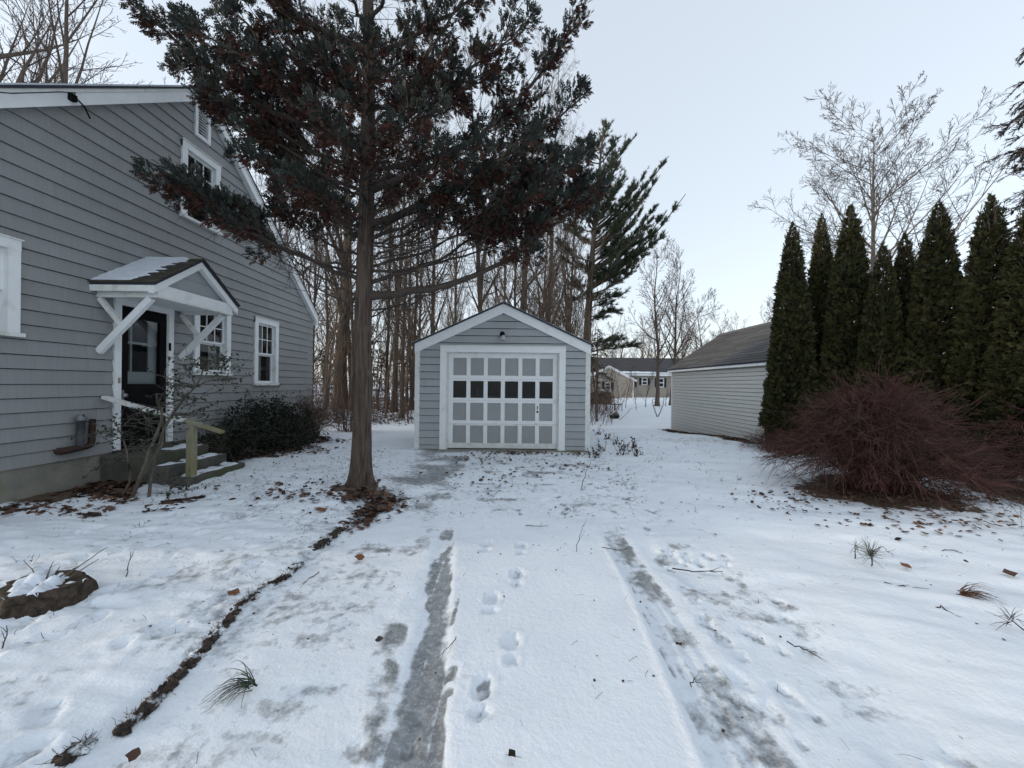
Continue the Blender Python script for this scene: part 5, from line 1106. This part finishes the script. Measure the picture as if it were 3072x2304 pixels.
def undergrowth():
    rs = np.random.default_rng(18); paths = []
    for k in range(1700):
        u_ = rs.uniform(560, 1330); Y = rs.uniform(15.5, 34); x = xpos(u_, Y) + rs.normal() * .3; z = gz(x, Y); h = rs.uniform(.3, 2.2)
        d = unit(np.array([rs.normal() * .35, rs.normal() * .35, 1])); p = np.array([x, Y, z - .03]); q = limb(p, d, h, .012, .005, 4, .12, 0, rs); paths.append(q)
        for _ in range(3): paths.append(limb(q[0][rs.integers(1, 4)], unit(d + rs.normal(size=3) * .6), h * .4, .007, .004, 3, .15, 0, rs))
    link('undergrowth', tubes_mesh('undergrowth', paths, 3), 'twig_red', None, 'brown brushy undergrowth on the wood floor behind the garage', 'undergrowth', None, 'stuff')
undergrowth()

# ------------------------------------------------------------------ white pine, spruce, small evergreens
def tuft(n, spread, w, seed):
    rs = np.random.default_rng(seed); V = []; F = []
    for i in range(n):
        d = unit(np.array([0, 1, 0]) + rs.normal(size=3) * spread); s = unit(np.cross(d, rs.normal(size=3))) * w; o = len(V); a = np.array([0, rs.uniform(-.25, .15), 0]); L = rs.uniform(.7, 1.0)
        V += [a - s, a + s, a + d * L + s * .4, a + d * L - s * .4]; F.append((o, o + 1, o + 2, o + 3))
    return np.array(V), np.array(F)
def pine():
    rs = np.random.default_rng(31); Y = 19.5; x = xpos(1262, Y); t = thing('white_pine', (x, Y, gz(x, Y)), 'tall white pine with plumes of needles reaching right behind the garage', 'tree')
    top = at(1305, 262, Y); base = np.array([x, Y, gz(x, Y) - .1]); k = 20; tt = np.linspace(0, 1, k)[:, None]; TP = base + (top - base) * tt; TP[:, 0] = x + (top[0] - x) * tt[:, 0] ** 1.6
    wood = [(TP, .26 * (1 - .93 * tt[:, 0]) + .01)]; tw = []; P = []; D_ = []; H = top[2] - base[2]
    tips = [(1310, 275), (1330, 300), (1362, 300), (1290, 310), (1395, 375), (1425, 380), (1445, 335), (1478, 424), (1440, 455), (1420, 440), (1445, 500), (1420, 520), (1400, 545), (1375, 470), (1385, 570), (1350, 590), (1330, 605), (1345, 640), (1320, 655), (1335, 672), (1300, 690), (1345, 735), (1310, 745), (1380, 750),
            (1240, 330), (1225, 400), (1210, 470), (1200, 520), (1215, 560), (1230, 610), (1235, 650), (1260, 300), (1340, 400), (1350, 440), (1330, 500), (1310, 540), (1300, 360), (1380, 420), (1405, 480), (1340, 345), (1370, 395), (1320, 430), (1395, 510), (1360, 520), (1335, 555), (1365, 555), (1300, 450), (1280, 420), (1290, 500), (1270, 560), (1300, 600), (1285, 640), (1400, 415), (1415, 465), (1250, 350), (1235, 380), (1255, 440), (1240, 490), (1265, 520), (1320, 380), (1345, 480), (1310, 570), (1280, 460), (1370, 445), (1390, 450), (1350, 380), (1325, 330), (1300, 420)]
    for ti, (u_, v_) in enumerate(tips):
        dy = rs.uniform(-2.2, 2.2) * (0.4 if ti < 24 else 1.0); tip = at(u_, v_, Y + dy); hgt = np.linalg.norm(tip[:2] - np.array([x, Y])); up_ = (0.95 if v_ < 480 else 0.5 if v_ < 580 else 0.12)
        f = float(np.clip((tip[2] - up_ * hgt - base[2]) / H, .12, .96)); c = np.array([np.interp(f, tt[:, 0], TP[:, i]) for i in range(3)]); d = tip - c; L = float(np.linalg.norm(d))
        t9 = np.linspace(0, 1, 9)[:, None]; Q = (1 - t9) ** 2 * c + 2 * t9 * (1 - t9) * (c + d * .5 + np.array([0, 0, -.16 * L * (up_ > .2) + .06 * L * (up_ < .2)])) + t9 ** 2 * tip + rs.normal(size=(9, 3)) * .03 * t9
        q = (Q, (.02 + .012 * L) * (1 - .85 * t9[:, 0])); wood.append(q)
        for s in range(int(14 + L * 8.5)):
            g = rs.uniform(.3, 1); j = min(int(g * 8), 7); T = unit(q[0][j + 1] - q[0][j]); hz = unit(np.array([-T[1], T[0], 0.001]))
            r2 = limb(q[0][j], unit(T * .9 + hz * rs.choice([-1, 1]) * rs.uniform(.1, .9) + np.array([0, 0, rs.uniform(-.1, .45)])), rs.uniform(.3, 1.05) * (1.2 - .6 * g), .012, .004, 4, .14, .07, rs); tw.append(r2)
            for m_ in range(rs.integers(6, 9)):
                e = rs.uniform(.3, 1) * 3; j2 = int(min(e, 2)); P.append(r2[0][j2] + (r2[0][j2 + 1] - r2[0][j2]) * (e - j2)); D_.append(unit(r2[0][-1] - r2[0][0]) + rs.normal(size=3) * .4 + np.array([0, 0, .3]))
    P = np.array(P); D_ = np.array(D_); tv, tf_ = tuft(8, .42, .05, 2); print('pine tufts', len(P))
    link('trunk', tubes_mesh('trunk', wood, 7), 'bark', t); link('twigs', tubes_mesh('twigs', tw, 3), 'bark', t)
    link('needles', scatter('needles', tv, tf_, P, frames(D_), rs.uniform(.12, .22, len(P))), 'pine_leaf', t)
pine()
def spruce(seed, h, base_r, label, name='spruce', zlo=0.15, drop=-.05):
    rs = np.random.default_rng(seed); t = thing(name, (0, 0, 0), label, 'tree'); TP = np.array([(0, 0, -.1), (0, 0, h * .5), (0, 0, h)]); wood = [(TP, np.array([h * .018, h * .012, .01]))]; P = []; D_ = []
    n = int(h * 9)
    for i in range(n):
        f = zlo + (1 - zlo) * (i + rs.random()) / n; a = rs.uniform(0, 2 * math.pi); L = base_r * (1 - f) ** .8 * rs.uniform(.75, 1.08) + .1
        q = limb((0, 0, f * h), (math.cos(a), math.sin(a), .15), L, .012 + .01 * L, .005, 8, .04, drop, rs); q[0][-3:, 2] += np.array([.02, .06, .13]) * L * .5; wood.append(q)
        for s in range(int(4 + L * 7)):
            g = rs.uniform(.18, 1); j = min(int(g * 7), 6); T = unit(q[0][j + 1] - q[0][j]); hz = unit(np.array([-T[1], T[0], 0])); r2 = limb(q[0][j], unit(T * .8 + hz * rs.choice([-1, 1]) * rs.uniform(.3, 1) + np.array([0, 0, rs.uniform(-.8, .05)])), rs.uniform(.15, .5), .006, .003, 5, .08, -.05, rs); wood.append(r2)
            for m_ in range(9): e = (m_ + rs.random()) / 9 * 4; j2 = int(min(e, 3)); P.append(r2[0][j2] + (r2[0][j2 + 1] - r2[0][j2]) * (e - j2)); D_.append(unit(r2[0][j2 + 1] - r2[0][j2]) + rs.normal(size=3) * .2)
    P = np.array(P); D_ = np.array(D_); tv, tf_ = tuft(6, .5, .065, 5); link('trunk', tubes_mesh('trunk', wood, 5), 'bark', t); link('needles', scatter('needles', tv, tf_, P, frames(D_), rs.uniform(.06, .1, len(P))), 'spruce_leaf', t)
    return t
x, Y = xpos(2322, 7.4), 7.4; place(spruce(71, 10.5, 2.0, 'drooping spruce reaching in at the right picture edge above the evergreens', zlo=.3, drop=-.07), (x, Y, gz(x, Y)))
e0 = spruce(72, 5.0, 1.3, 'small dark conifer in the wood left of the garage'); x, Y = xpos(800, 21), 21; place(e0, (x, Y, gz(x, Y)))
for u_, Y, sc, lab in ((700, 27, .8, 'low dark conifer behind the massive bare trunk'), (1290, 23, 1.0, 'dark conifer under the white pine right of the garage roof'), (880, 30, 1.2, 'dark conifer far back in the wood above the garage roof'), (640, 36, .9, 'low dark conifer at the far corner of the grey house'), (350, 24, 2.35, 'pine top showing over the grey house ridge')):
    x = xpos(u_, Y); copy_tree(e0, (x, Y, gz(x, Y)), rw.uniform(0, 6), sc, lab)

# ------------------------------------------------------------------ litter on the snow
def scatter_flat(name, P2, size, m, label, cat, tv=LOBE_V, tf=LOBE_F, tilt=0.35, lift=0.004, seed=1, kind='stuff', parent=None):
    rs = np.random.default_rng(seed); P2 = np.array(P2); n = len(P2); z = G(P2[:, 0], P2[:, 1]) + lift + 0.028 * ((P2[:, 0] < -1.85) | (P2[:, 0] > 2.5)) * (P2[:, 1] < 10)
    P = np.stack([P2[:, 0], P2[:, 1], z + rs.random(n) * 0.012], -1); a = rs.uniform(0, 2 * math.pi, n); D_ = np.stack([np.cos(a), np.sin(a), rs.normal(size=n) * tilt * .5], -1)
    up = np.array([0, 0, 1.0]) + rs.normal(size=(n, 3)) * tilt; s = rs.uniform(*size, n)
    return link(name, scatter(name, tv, tf, P, frames(D_, up), s), m, parent, label, cat, None, kind)
r3 = np.random.default_rng(99)
def blob(n, cx, cy, sx, sy): return np.stack([r3.normal(cx, sx, n), r3.normal(cy, sy, n)], -1)
def keep(P, *conds): k = np.ones(len(P), bool); [k.__iand__(c(P[:, 0], P[:, 1])) for c in conds]; return P[k]
p = np.stack([-5.75 + np.abs(r3.normal(0, .75, 3000)), r3.uniform(4.1, 10.2, 3000)], -1)
p = np.concatenate([p, blob(420, -4.6, 5.0, .35, .3), blob(160, -4.2, 5.6, .3, .5)]); p = keep(p, lambda x, y: (x < -3.5) & ~((x < -4.53) & (y > 5.4) & (y < 6.58)) & (vnoise(x, y, 1.6) + .32 > np.abs(x + 5.4) * .28))
scatter_flat('leaf_litter', p, (.04, .12), 'dry_leaf', 'drift of brown fallen leaves along the foot of the grey house', 'leaves', seed=2)
p = np.concatenate([blob(110, -1.8, 5.0, .26, .12), blob(130, -1.62, 4.65, .13, .25), blob(60, -1.68, 4.2, .10, .2), blob(60, -2.3, 5.05, .4, .14), blob(50, -2.9, 5.3, .5, .4)])
scatter_flat('leaf_litter', p, (.035, .10), 'dry_leaf', 'brown fallen leaves spilling from the foot of the near evergreen', 'leaves', seed=3)
p = np.concatenate([blob(150, .1, 8.3, .5, .1), blob(60, 1.5, 8.35, .25, .12), blob(60, -.7, 7.6, .4, .2), blob(50, 1.05, 7.0, .3, .25), blob(50, -.1, 6.3, .5, .3)]); p = keep(p, lambda x, y: y < 8.5)
scatter_flat('leaf_litter', p, (.03, .075), 'dry_leaf', 'scattered brown leaves in front of the garage door', 'leaves', seed=4)
p = np.concatenate([blob(420, 4.9, 4.85, .85, .3), blob(110, 4.5, 4.05, .7, .22), blob(160, 6.4, 5.0, .6, .5), blob(70, 5.2, 3.8, .7, .3)])
scatter_flat('leaf_litter', p, (.03, .075), 'dry_leaf', 'dark leaves fallen under the red twiggy bush', 'leaves', seed=5)
p = np.stack([r3.uniform(-12, 3, 5200), r3.uniform(14.8, 30, 5200)], -1); p = keep(p, lambda x, y: vnoise(x, y, .8) > -.12)
scatter_flat('leaf_litter', p, (.08, .16), 'dry_leaf', 'brown leaves over the floor of the wood behind the garage', 'leaves', seed=6)
p = np.concatenate([np.stack([r3.uniform(-4.6, 4.2, 800), 1.5 + 6.8 * r3.random(800) ** .7], -1), np.stack([r3.uniform(-4.6, -1.9, 700), r3.uniform(3.2, 7.5, 700)], -1), np.stack([r3.uniform(-1.7, 3.4, 900), r3.uniform(4.2, 9.5, 900)], -1)]); p = keep(p, lambda x, y: vnoise(x, y, 1.3) > 0.02)
scatter_flat('plant_debris', p, (.006, .02), 'debris', 'small dark bits of leaf and bark strewn over the snow', 'debris', seed=7)
p = np.concatenate([np.stack([r3.uniform(-1.8, 3.4, 1500), r3.uniform(4.4, 9.5, 1500)], -1), np.stack([r3.uniform(-4.8, -1.8, 900), r3.uniform(4.0, 8.5, 900)], -1)]); p = keep(p, lambda x, y: (vnoise(x, y, 1.1) + .5 * vnoise(x, y, 3.3) > 0.05) & ((y < 8.4) | (x > 1.9)))
scatter_flat('plant_debris', p, (.012, .036), 'debris', 'brown crumbs of leaf and twig on the trodden snow before the garage', 'debris', seed=17)
THIN_V = np.array([(-.018, 0, 0), (.018, 0, .01), (.03, .5, .05), (-.0, .5, .05), (.012, 1, .0), (-.012, 1, 0)]); THIN_F = np.array([(0, 1, 2, 3), (3, 2, 4, 5)])
p = np.concatenate([np.stack([r3.uniform(-4.4, 4.5, 480), 1.4 + 6.6 * r3.random(480) ** .75], -1), np.stack([r3.uniform(-2, 3.2, 700), r3.uniform(4.3, 8.8, 700)], -1)])
scatter_flat('needle_litter', p, (.03, .085), 'debris', 'thin needles and stalks lying over the snow', 'debris', THIN_V, THIN_F, .12, seed=8)
p = np.concatenate([blob(260, 4.6, 9.6, .5, .35), blob(200, 3.7, 10.6, .45, .3)])
scatter_flat('straw_litter', p, (.06, .14), 'straw', 'pale straw lying on the snow by the vinyl garage', 'straw', THIN_V * np.array([2, 1, 1]), THIN_F, .2, seed=9)
p = np.stack([5.72 + r3.normal(0, .12, 420), r3.uniform(9.3, 14.4, 420)], -1); scatter_flat('leaf_litter', p, (.05, .1), 'dry_leaf', 'brown leaves along the foot of the vinyl garage wall', 'leaves', seed=10)
# grass blades standing through the lawn snow
def grass_tips():
    rs = np.random.default_rng(12); paths = []
    for _ in range(260):
        x, y = (rs.uniform(-4.9, -1.9), rs.uniform(2.2, 8.5)) if rs.random() < .62 else (rs.uniform(2.0, 5), rs.uniform(4.5, 11)); z = gz(x, y) + .02
        for k in range(rs.integers(2, 7)): paths.append(limb((x + rs.normal() * .02, y + rs.normal() * .02, z - .01), (rs.normal() * .6, rs.normal() * .6, .8), rs.uniform(.03, .10), .0022, .0009, 4, .2, -.1, rs))
    link('grass_tips', tubes_mesh('grass_tips', paths, 3, True), 'debris', None, 'dead grass tips standing through the lawn snow', 'grass', None, 'stuff')
grass_tips()
# frozen soil ridge along the lawn edge of the driveway
def soil_edge(pts, w, n, label, seed):
    rs = np.random.default_rng(seed); Q = np.array([on_ground(*q) for q in pts]); s = np.concatenate([[0], np.cumsum(np.linalg.norm(np.diff(Q, axis=0), axis=1))])
    lv, lf = lump((0, 0, 0), 1.0, 6, .8, seed); t = rs.uniform(0, s[-1], n); t = t[vnoise(t * 5, t * 0 + seed, 1.0) > -.24]; k = len(t)
    P2 = np.stack([np.interp(t, s, Q[:, 0]) + rs.normal(0, w * .5, k), np.interp(t, s, Q[:, 1]) + rs.normal(0, w * .3, k)], -1); z = G(P2[:, 0], P2[:, 1]) + .010 + .014 * rs.random(k)
    o = link('soil_ridge', scatter('soil_ridge', lv, lf, np.stack([P2[:, 0], P2[:, 1], z], -1), frames(rs.normal(size=(k, 3))), rs.uniform(.004, .021, k)), 'soil', None, label, 'soil', None, 'stuff')
    roots = [limb((x, y, zz + .005), (rs.normal(), rs.normal(), .35), rs.uniform(.025, .07), .0016, .0007, 4, .3, -.05, rs) for (x, y), zz in zip(P2[::2], z[::2])]
    link('grass_roots', tubes_mesh('grass_roots', roots, 3, True), 'debris', o, kind='stuff')
soil_edge([(262, 1588), (330, 1525), (400, 1450), (460, 1385), (520, 1312), (560, 1280)], .026, 1000, 'long crumbly soil ridge along the lawn edge of the driveway', 4)
soil_edge([(565, 1278), (610, 1255), (648, 1222)], .028, 300, 'short soil ridge continuing the driveway edge towards the evergreen', 5)
soil_edge([(680, 1190), (705, 1170), (735, 1145)], .045, 330, 'dark soil clods on the driveway edge below the evergreen', 6)
soil_edge([(125, 1655), (165, 1630), (205, 1605)], .03, 240, 'clump of frozen soil at the bottom left picture edge', 7)
# stump
def stump():
    cx, cy = on_ground(78, 1318); cx -= 0.02; cy += 0.05; z0 = gz(cx, cy); t = thing('tree_stump', (cx, cy, z0), 'rotting low tree stump dusted with snow in the left lawn', 'stump'); rs = np.random.default_rng(6)
    n = 56; th = np.linspace(0, 2 * math.pi, n, endpoint=False); rad = lambda k: (1 + .16 * vnoise(np.cos(th) * 2 + 5, np.sin(th) * 2, 1.2) + .09 * vnoise(np.cos(th) * 7, np.sin(th) * 7 + k * .3, 1.0))
    prof = [(1.12, -.04), (1.06, .02), (1.0, .06), (.98, .10), (.94, .135), (.86, .142), (.6, .125), (.3, .12), (.02, .12)]; V = []
    for k, (r, z) in enumerate(prof):
        q = .235 * r * rad(k) * (1 + (.16 * np.abs(vnoise(th * 7, 0 * th + k * .5, 1.0)) * 2 - .08) * (1 if .0 < z < .14 else 0)); V += list(zip(cx + q * np.cos(th) * 1.08, cy + q * np.sin(th) * .85, z0 + .02 + z + (.02 * vnoise(np.cos(th) * 6 + k, np.sin(th) * 6, 1.0) if z > 0 else 0 * th)))
    F = [(k * n + i, k * n + (i + 1) % n, (k + 1) * n + (i + 1) % n, (k + 1) * n + i) for k in range(len(prof) - 1) for i in range(n)]
    link('stump_wood', mesh_arrays('stump_wood', V, F, None, True), 'stump_bark', t)
    V = []; F = []; m_ = 12
    for j in range(m_ + 1):
        q = .222 * rad(5) * j / m_
        X, Y_ = cx + q * np.cos(th) * 1.06, cy + q * np.sin(th) * .83; h = .148 + .09 * fbm(X, Y_, 15, 4) - .02 * (j / m_) ** 3
        V += list(zip(X, Y_, z0 + .005 + h))
    F = [(k * n + i, k * n + (i + 1) % n, (k + 1) * n + (i + 1) % n, (k + 1) * n + i) for k in range(m_) for i in range(n)]
    link('snow_cap', mesh_arrays('snow_cap', V, F, None, True), 'roof_snow', t)
    st = []
    for u, v, u2, v2 in ((95, 1252, 55, 1222), (100, 1250, 110, 1215), (110, 1250, 130, 1222), (130, 1245, 175, 1222), (140, 1245, 235, 1195), (150, 1248, 210, 1205), (80, 1260, 15, 1272), (70, 1262, 20, 1285)):
        a = at(u, v, cy + .05); b = at(u2, v2, cy + .1 + rs.random() * .1); st.append(limb(a, b - a, float(np.linalg.norm(b - a)), .005, .0018, 6, .08, 0, rs)); st.append(limb(st[-1][0][3], unit(b - a) + rs.normal(size=3) * .4, .07, .002, .001, 4, .1, 0, rs))
    link('sprouts', tubes_mesh('sprouts', st, 4), 'twig', t)
stump()
# fallen twigs, each a thing of its own
def twig(pts, r, label, forks=2, seed=0, m='debris'):
    rs = np.random.default_rng(seed); Q = []
    for u, v, h in pts: x, y = on_ground(u, v); Q.append((x, y, gz(x, y) + .022 + h))
    Q = np.array(Q); tt = np.linspace(0, len(Q) - 1, 9); P = np.stack([np.interp(tt, np.arange(len(Q)), Q[:, i]) for i in range(3)], -1) + rs.normal(size=(9, 3)) * .004
    st = [(P, r * (1 - .6 * np.linspace(0, 1, 9)))]
    for _ in range(forks): st.append(limb(P[rs.integers(2, 7)], unit(P[-1] - P[0]) + rs.normal(size=3) * np.array([.5, .5, .15]), rs.uniform(.05, .14), r * .5, r * .2, 5, .15, 0, rs))
    link('fallen_twig', tubes_mesh('fallen_twig', st, 5, True), m, None, label, 'twig', 'fallen twigs on the snow')
for i, (pts, r, lab) in enumerate([([(1452, 1234, 0), (1500, 1242, .01), (1560, 1240, 0)], .006, 'long straight fallen twig right of the right wheel track'),
    ([(1300, 1188, .0), (1335, 1196, .01), (1360, 1192, 0)], .004, 'thin twig lying across the top of the right wheel track'), ([(1135, 1140, 0), (1160, 1143, .01), (1185, 1141, 0)], .005, 'short twig lying in the drive below the garage door'),
    ([(1255, 1060, 0), (1265, 1040, .12), (1278, 1022, .22)], .006, 'upright curled twig standing in the snow before the garage corner'), ([(1700, 1395, 0), (1735, 1410, .0), (1760, 1416, 0)], .004, 'bent twig right of the icy patches'),
    ([(2015, 1323, 0), (2035, 1325, .03), (2062, 1338, 0)], .005, 'arched twig half buried in the snow near the right edge'), ([(1905, 1265, 0), (1940, 1275, .01), (1985, 1280, 0)], .006, 'forked dark twig below the pine sprig on the right'),
    ([(1878, 1203, 0), (1905, 1195, .04), (1930, 1205, 0)], .004, 'arched stalk beside the pine sprig on the right'), ([(2025, 1195, 0), (2060, 1198, .02), (2080, 1202, 0)], .004, 'thin stalk near the right picture edge'),
    ([(690, 1240, 0), (662, 1262, .0), (655, 1270, 0)], .004, 'thin twig in the snow just right of the soil ridge'), ([(270, 1262, 0), (278, 1245, .08), (285, 1230, .13)], .004, 'small upright stem in the lawn right of the stump'), ([(0, 1425, 0), (10, 1408, .05), (18, 1395, .1)], .004, 'small stem at the left picture edge below the stump'),
    ([(985, 1385, 0), (975, 1400, 0), (945, 1430, 0)], .003, 'thin needle stalk lying on the ice of the left wheel track'), ([(1488, 1490, 0), (1500, 1484, .02), (1520, 1495, 0)], .003, 'hair-thin curved stalk beside the lower right track'),
    ([(1245, 1195, 0), (1256, 1180, .12), (1262, 1172, .16)], .003, 'single thin stem standing near the head of the right track')]): twig(pts, r, lab, 2, i)
# pine sprigs
def sprig(u, v, n, L, lean, label, seed, m='needle', droop=-.12, spread=.75, stalk=.09, nr=.0022):
    rs = np.random.default_rng(seed); x, y = on_ground(u, v); z = gz(x, y) + .025; t = thing('pine_sprig', (x, y, z), label, 'pine sprig', 'pine sprigs fallen on the snow')
    st = [limb((x - lean[0] * .12, y - lean[1] * .1, z), (lean[0], lean[1], .25), stalk, .005, .003, 6, .08, .05, rs)]; P0 = st[0][0][-1]; nd = []
    for _ in range(n): nd.append(limb(P0 + rs.normal(size=3) * .012, unit(np.array([lean[0], lean[1], .7]) + rs.normal(size=3) * spread), L * rs.uniform(.6, 1.1), nr, .0008, 6, .04, droop, rs))
    for p_, r_ in nd: p_[:, 2] = np.maximum(p_[:, 2], z - .01)
    link('stalk', tubes_mesh('stalk', st, 5), 'debris', t); link('needles', tubes_mesh('needles', nd, 3, True), m, t)
sprig(520, 1500, 30, .2, (-.55, -.25), 'tuft of drooping green pine needles in the snow beside the drive, bottom left', 1, droop=-.24, spread=.34, stalk=.03, nr=.0034)
sprig(1885, 1228, 70, .13, (.15, .1), 'bristling green pine sprig standing in the snow on the right', 2, droop=-.01)
sprig(1845, 1212, 14, .08, (0, .1), 'tiny pine sprig beside the bristling one on the right', 3, droop=-.01)
sprig(2100, 1300, 50, .17, (.7, -.35), 'brown drooping needle tuft near the right picture edge', 4, 'dry_leaf', -.2, .32, .04, .003)
sprig(2200, 1372, 22, .12, (-.3, .2), 'dark needle tuft cut by the right picture edge', 5, 'debris', -.1)
# single conspicuous leaves and clods
def leaf(u, v, s, label, m='orange_leaf', seed=0):
    rs = np.random.default_rng(seed); x, y = on_ground(u, v); a = rs.uniform(0, 6.28)
    me = scatter('fallen_leaf', LOBE_V, LOBE_F, np.array([(x, y, gz(x, y) + .03)]), frames(np.array([(math.cos(a), math.sin(a), .15)]), np.array([(0.1, -.25, 1.0)])), np.array([s])); link('fallen_leaf', me, m, None, label, 'leaf', 'single leaves on the snow')
for i, (u, v, s, lab, m) in enumerate([(705, 1108, .13, 'large tan leaf left of the evergreen foot leaves', 'orange_leaf'), (788, 1215, .09, 'orange-brown curled leaf right of the soil ridge', 'orange_leaf'), (497, 1300, .085, 'tan leaf in the lawn left of the soil ridge', 'orange_leaf'), (1953, 1235, .075, 'reddish leaf beside the pine sprig on the right', 'orange_leaf'),
    (2165, 1248, .09, 'dark red leaf near the right picture edge', 'dry_leaf'), (1461, 1400, .045, 'small brown leaf at the edge of the right track', 'dry_leaf'), (305, 1648, .055, 'dark red-brown clod at the bottom picture edge', 'dry_leaf'), (1112, 1640, .04, 'tiny dark leaf at the bottom centre of the drive', 'debris'), (820, 1400, .05, 'dark scrap by the left wheel track', 'debris'), (465, 1098, .10, 'brown leaf on the snow right of the steps shrub', 'dry_leaf')]): leaf(u, v, s, lab, m, i)
# dead perennial clumps right of the garage
def dead_clump(u, v, label, seed):
    rs = np.random.default_rng(seed); x, y = on_ground(u, v); z = gz(x, y); st = [limb((x + rs.normal() * .06, y + rs.normal() * .05, z), (rs.normal() * .35, rs.normal() * .35, 1), rs.uniform(.1, .32), .006, .002, 5, .2, -.04, rs) for _ in range(12)]
    t = thing('dead_perennial', (x, y, z), label, 'plant', 'dead perennials beside the garage'); link('stalks', tubes_mesh('stalks', st, 4, True), 'debris', t)
    k = 22; P = np.array([s_[0][rs.integers(1, 5)] for s_ in st for _ in range(2)][:k]); link('withered_leaves', scatter('withered_leaves', CURL_V, CURL_F, P, frames(rs.normal(size=(len(P), 3))), rs.uniform(.02, .045, len(P))), 'dry_leaf', t)
for i, (u, v) in enumerate([(1290, 940), (1312, 950), (1330, 962), (1350, 975), (1368, 968), (1300, 975), (1340, 985), (1378, 985), (1285, 990)]): dead_clump(u, v, 'withered brown perennial clump in the snow right of the garage', i)
# small forked sapling and a foot-high shrub in the far yard
def yard_sapling():
    rs = np.random.default_rng(3); x, y = on_ground(1420, 900); z = gz(x, y); st = [limb((x, y, z - .05), (-.55, 0, 1), 1.0, .03, .012, 8, .06, .03, rs), limb((x, y, z - .05), (.5, 0, 1), 1.0, .03, .012, 8, .06, .03, rs)]; tw = []
    for q in st:
        for _ in range(7): tw.append(limb(q[0][rs.integers(3, 8)], unit(rs.normal(size=3) * .6 + np.array([0, 0, .9])), rs.uniform(.3, .7), .008, .003, 5, .1, .02, rs))
    link('yard_sapling', tubes_mesh('yard_sapling', st + tw, 5), 'twig', None, 'small V-shaped bare sapling in the snowy yard between the garages', 'sapling')
yard_sapling()
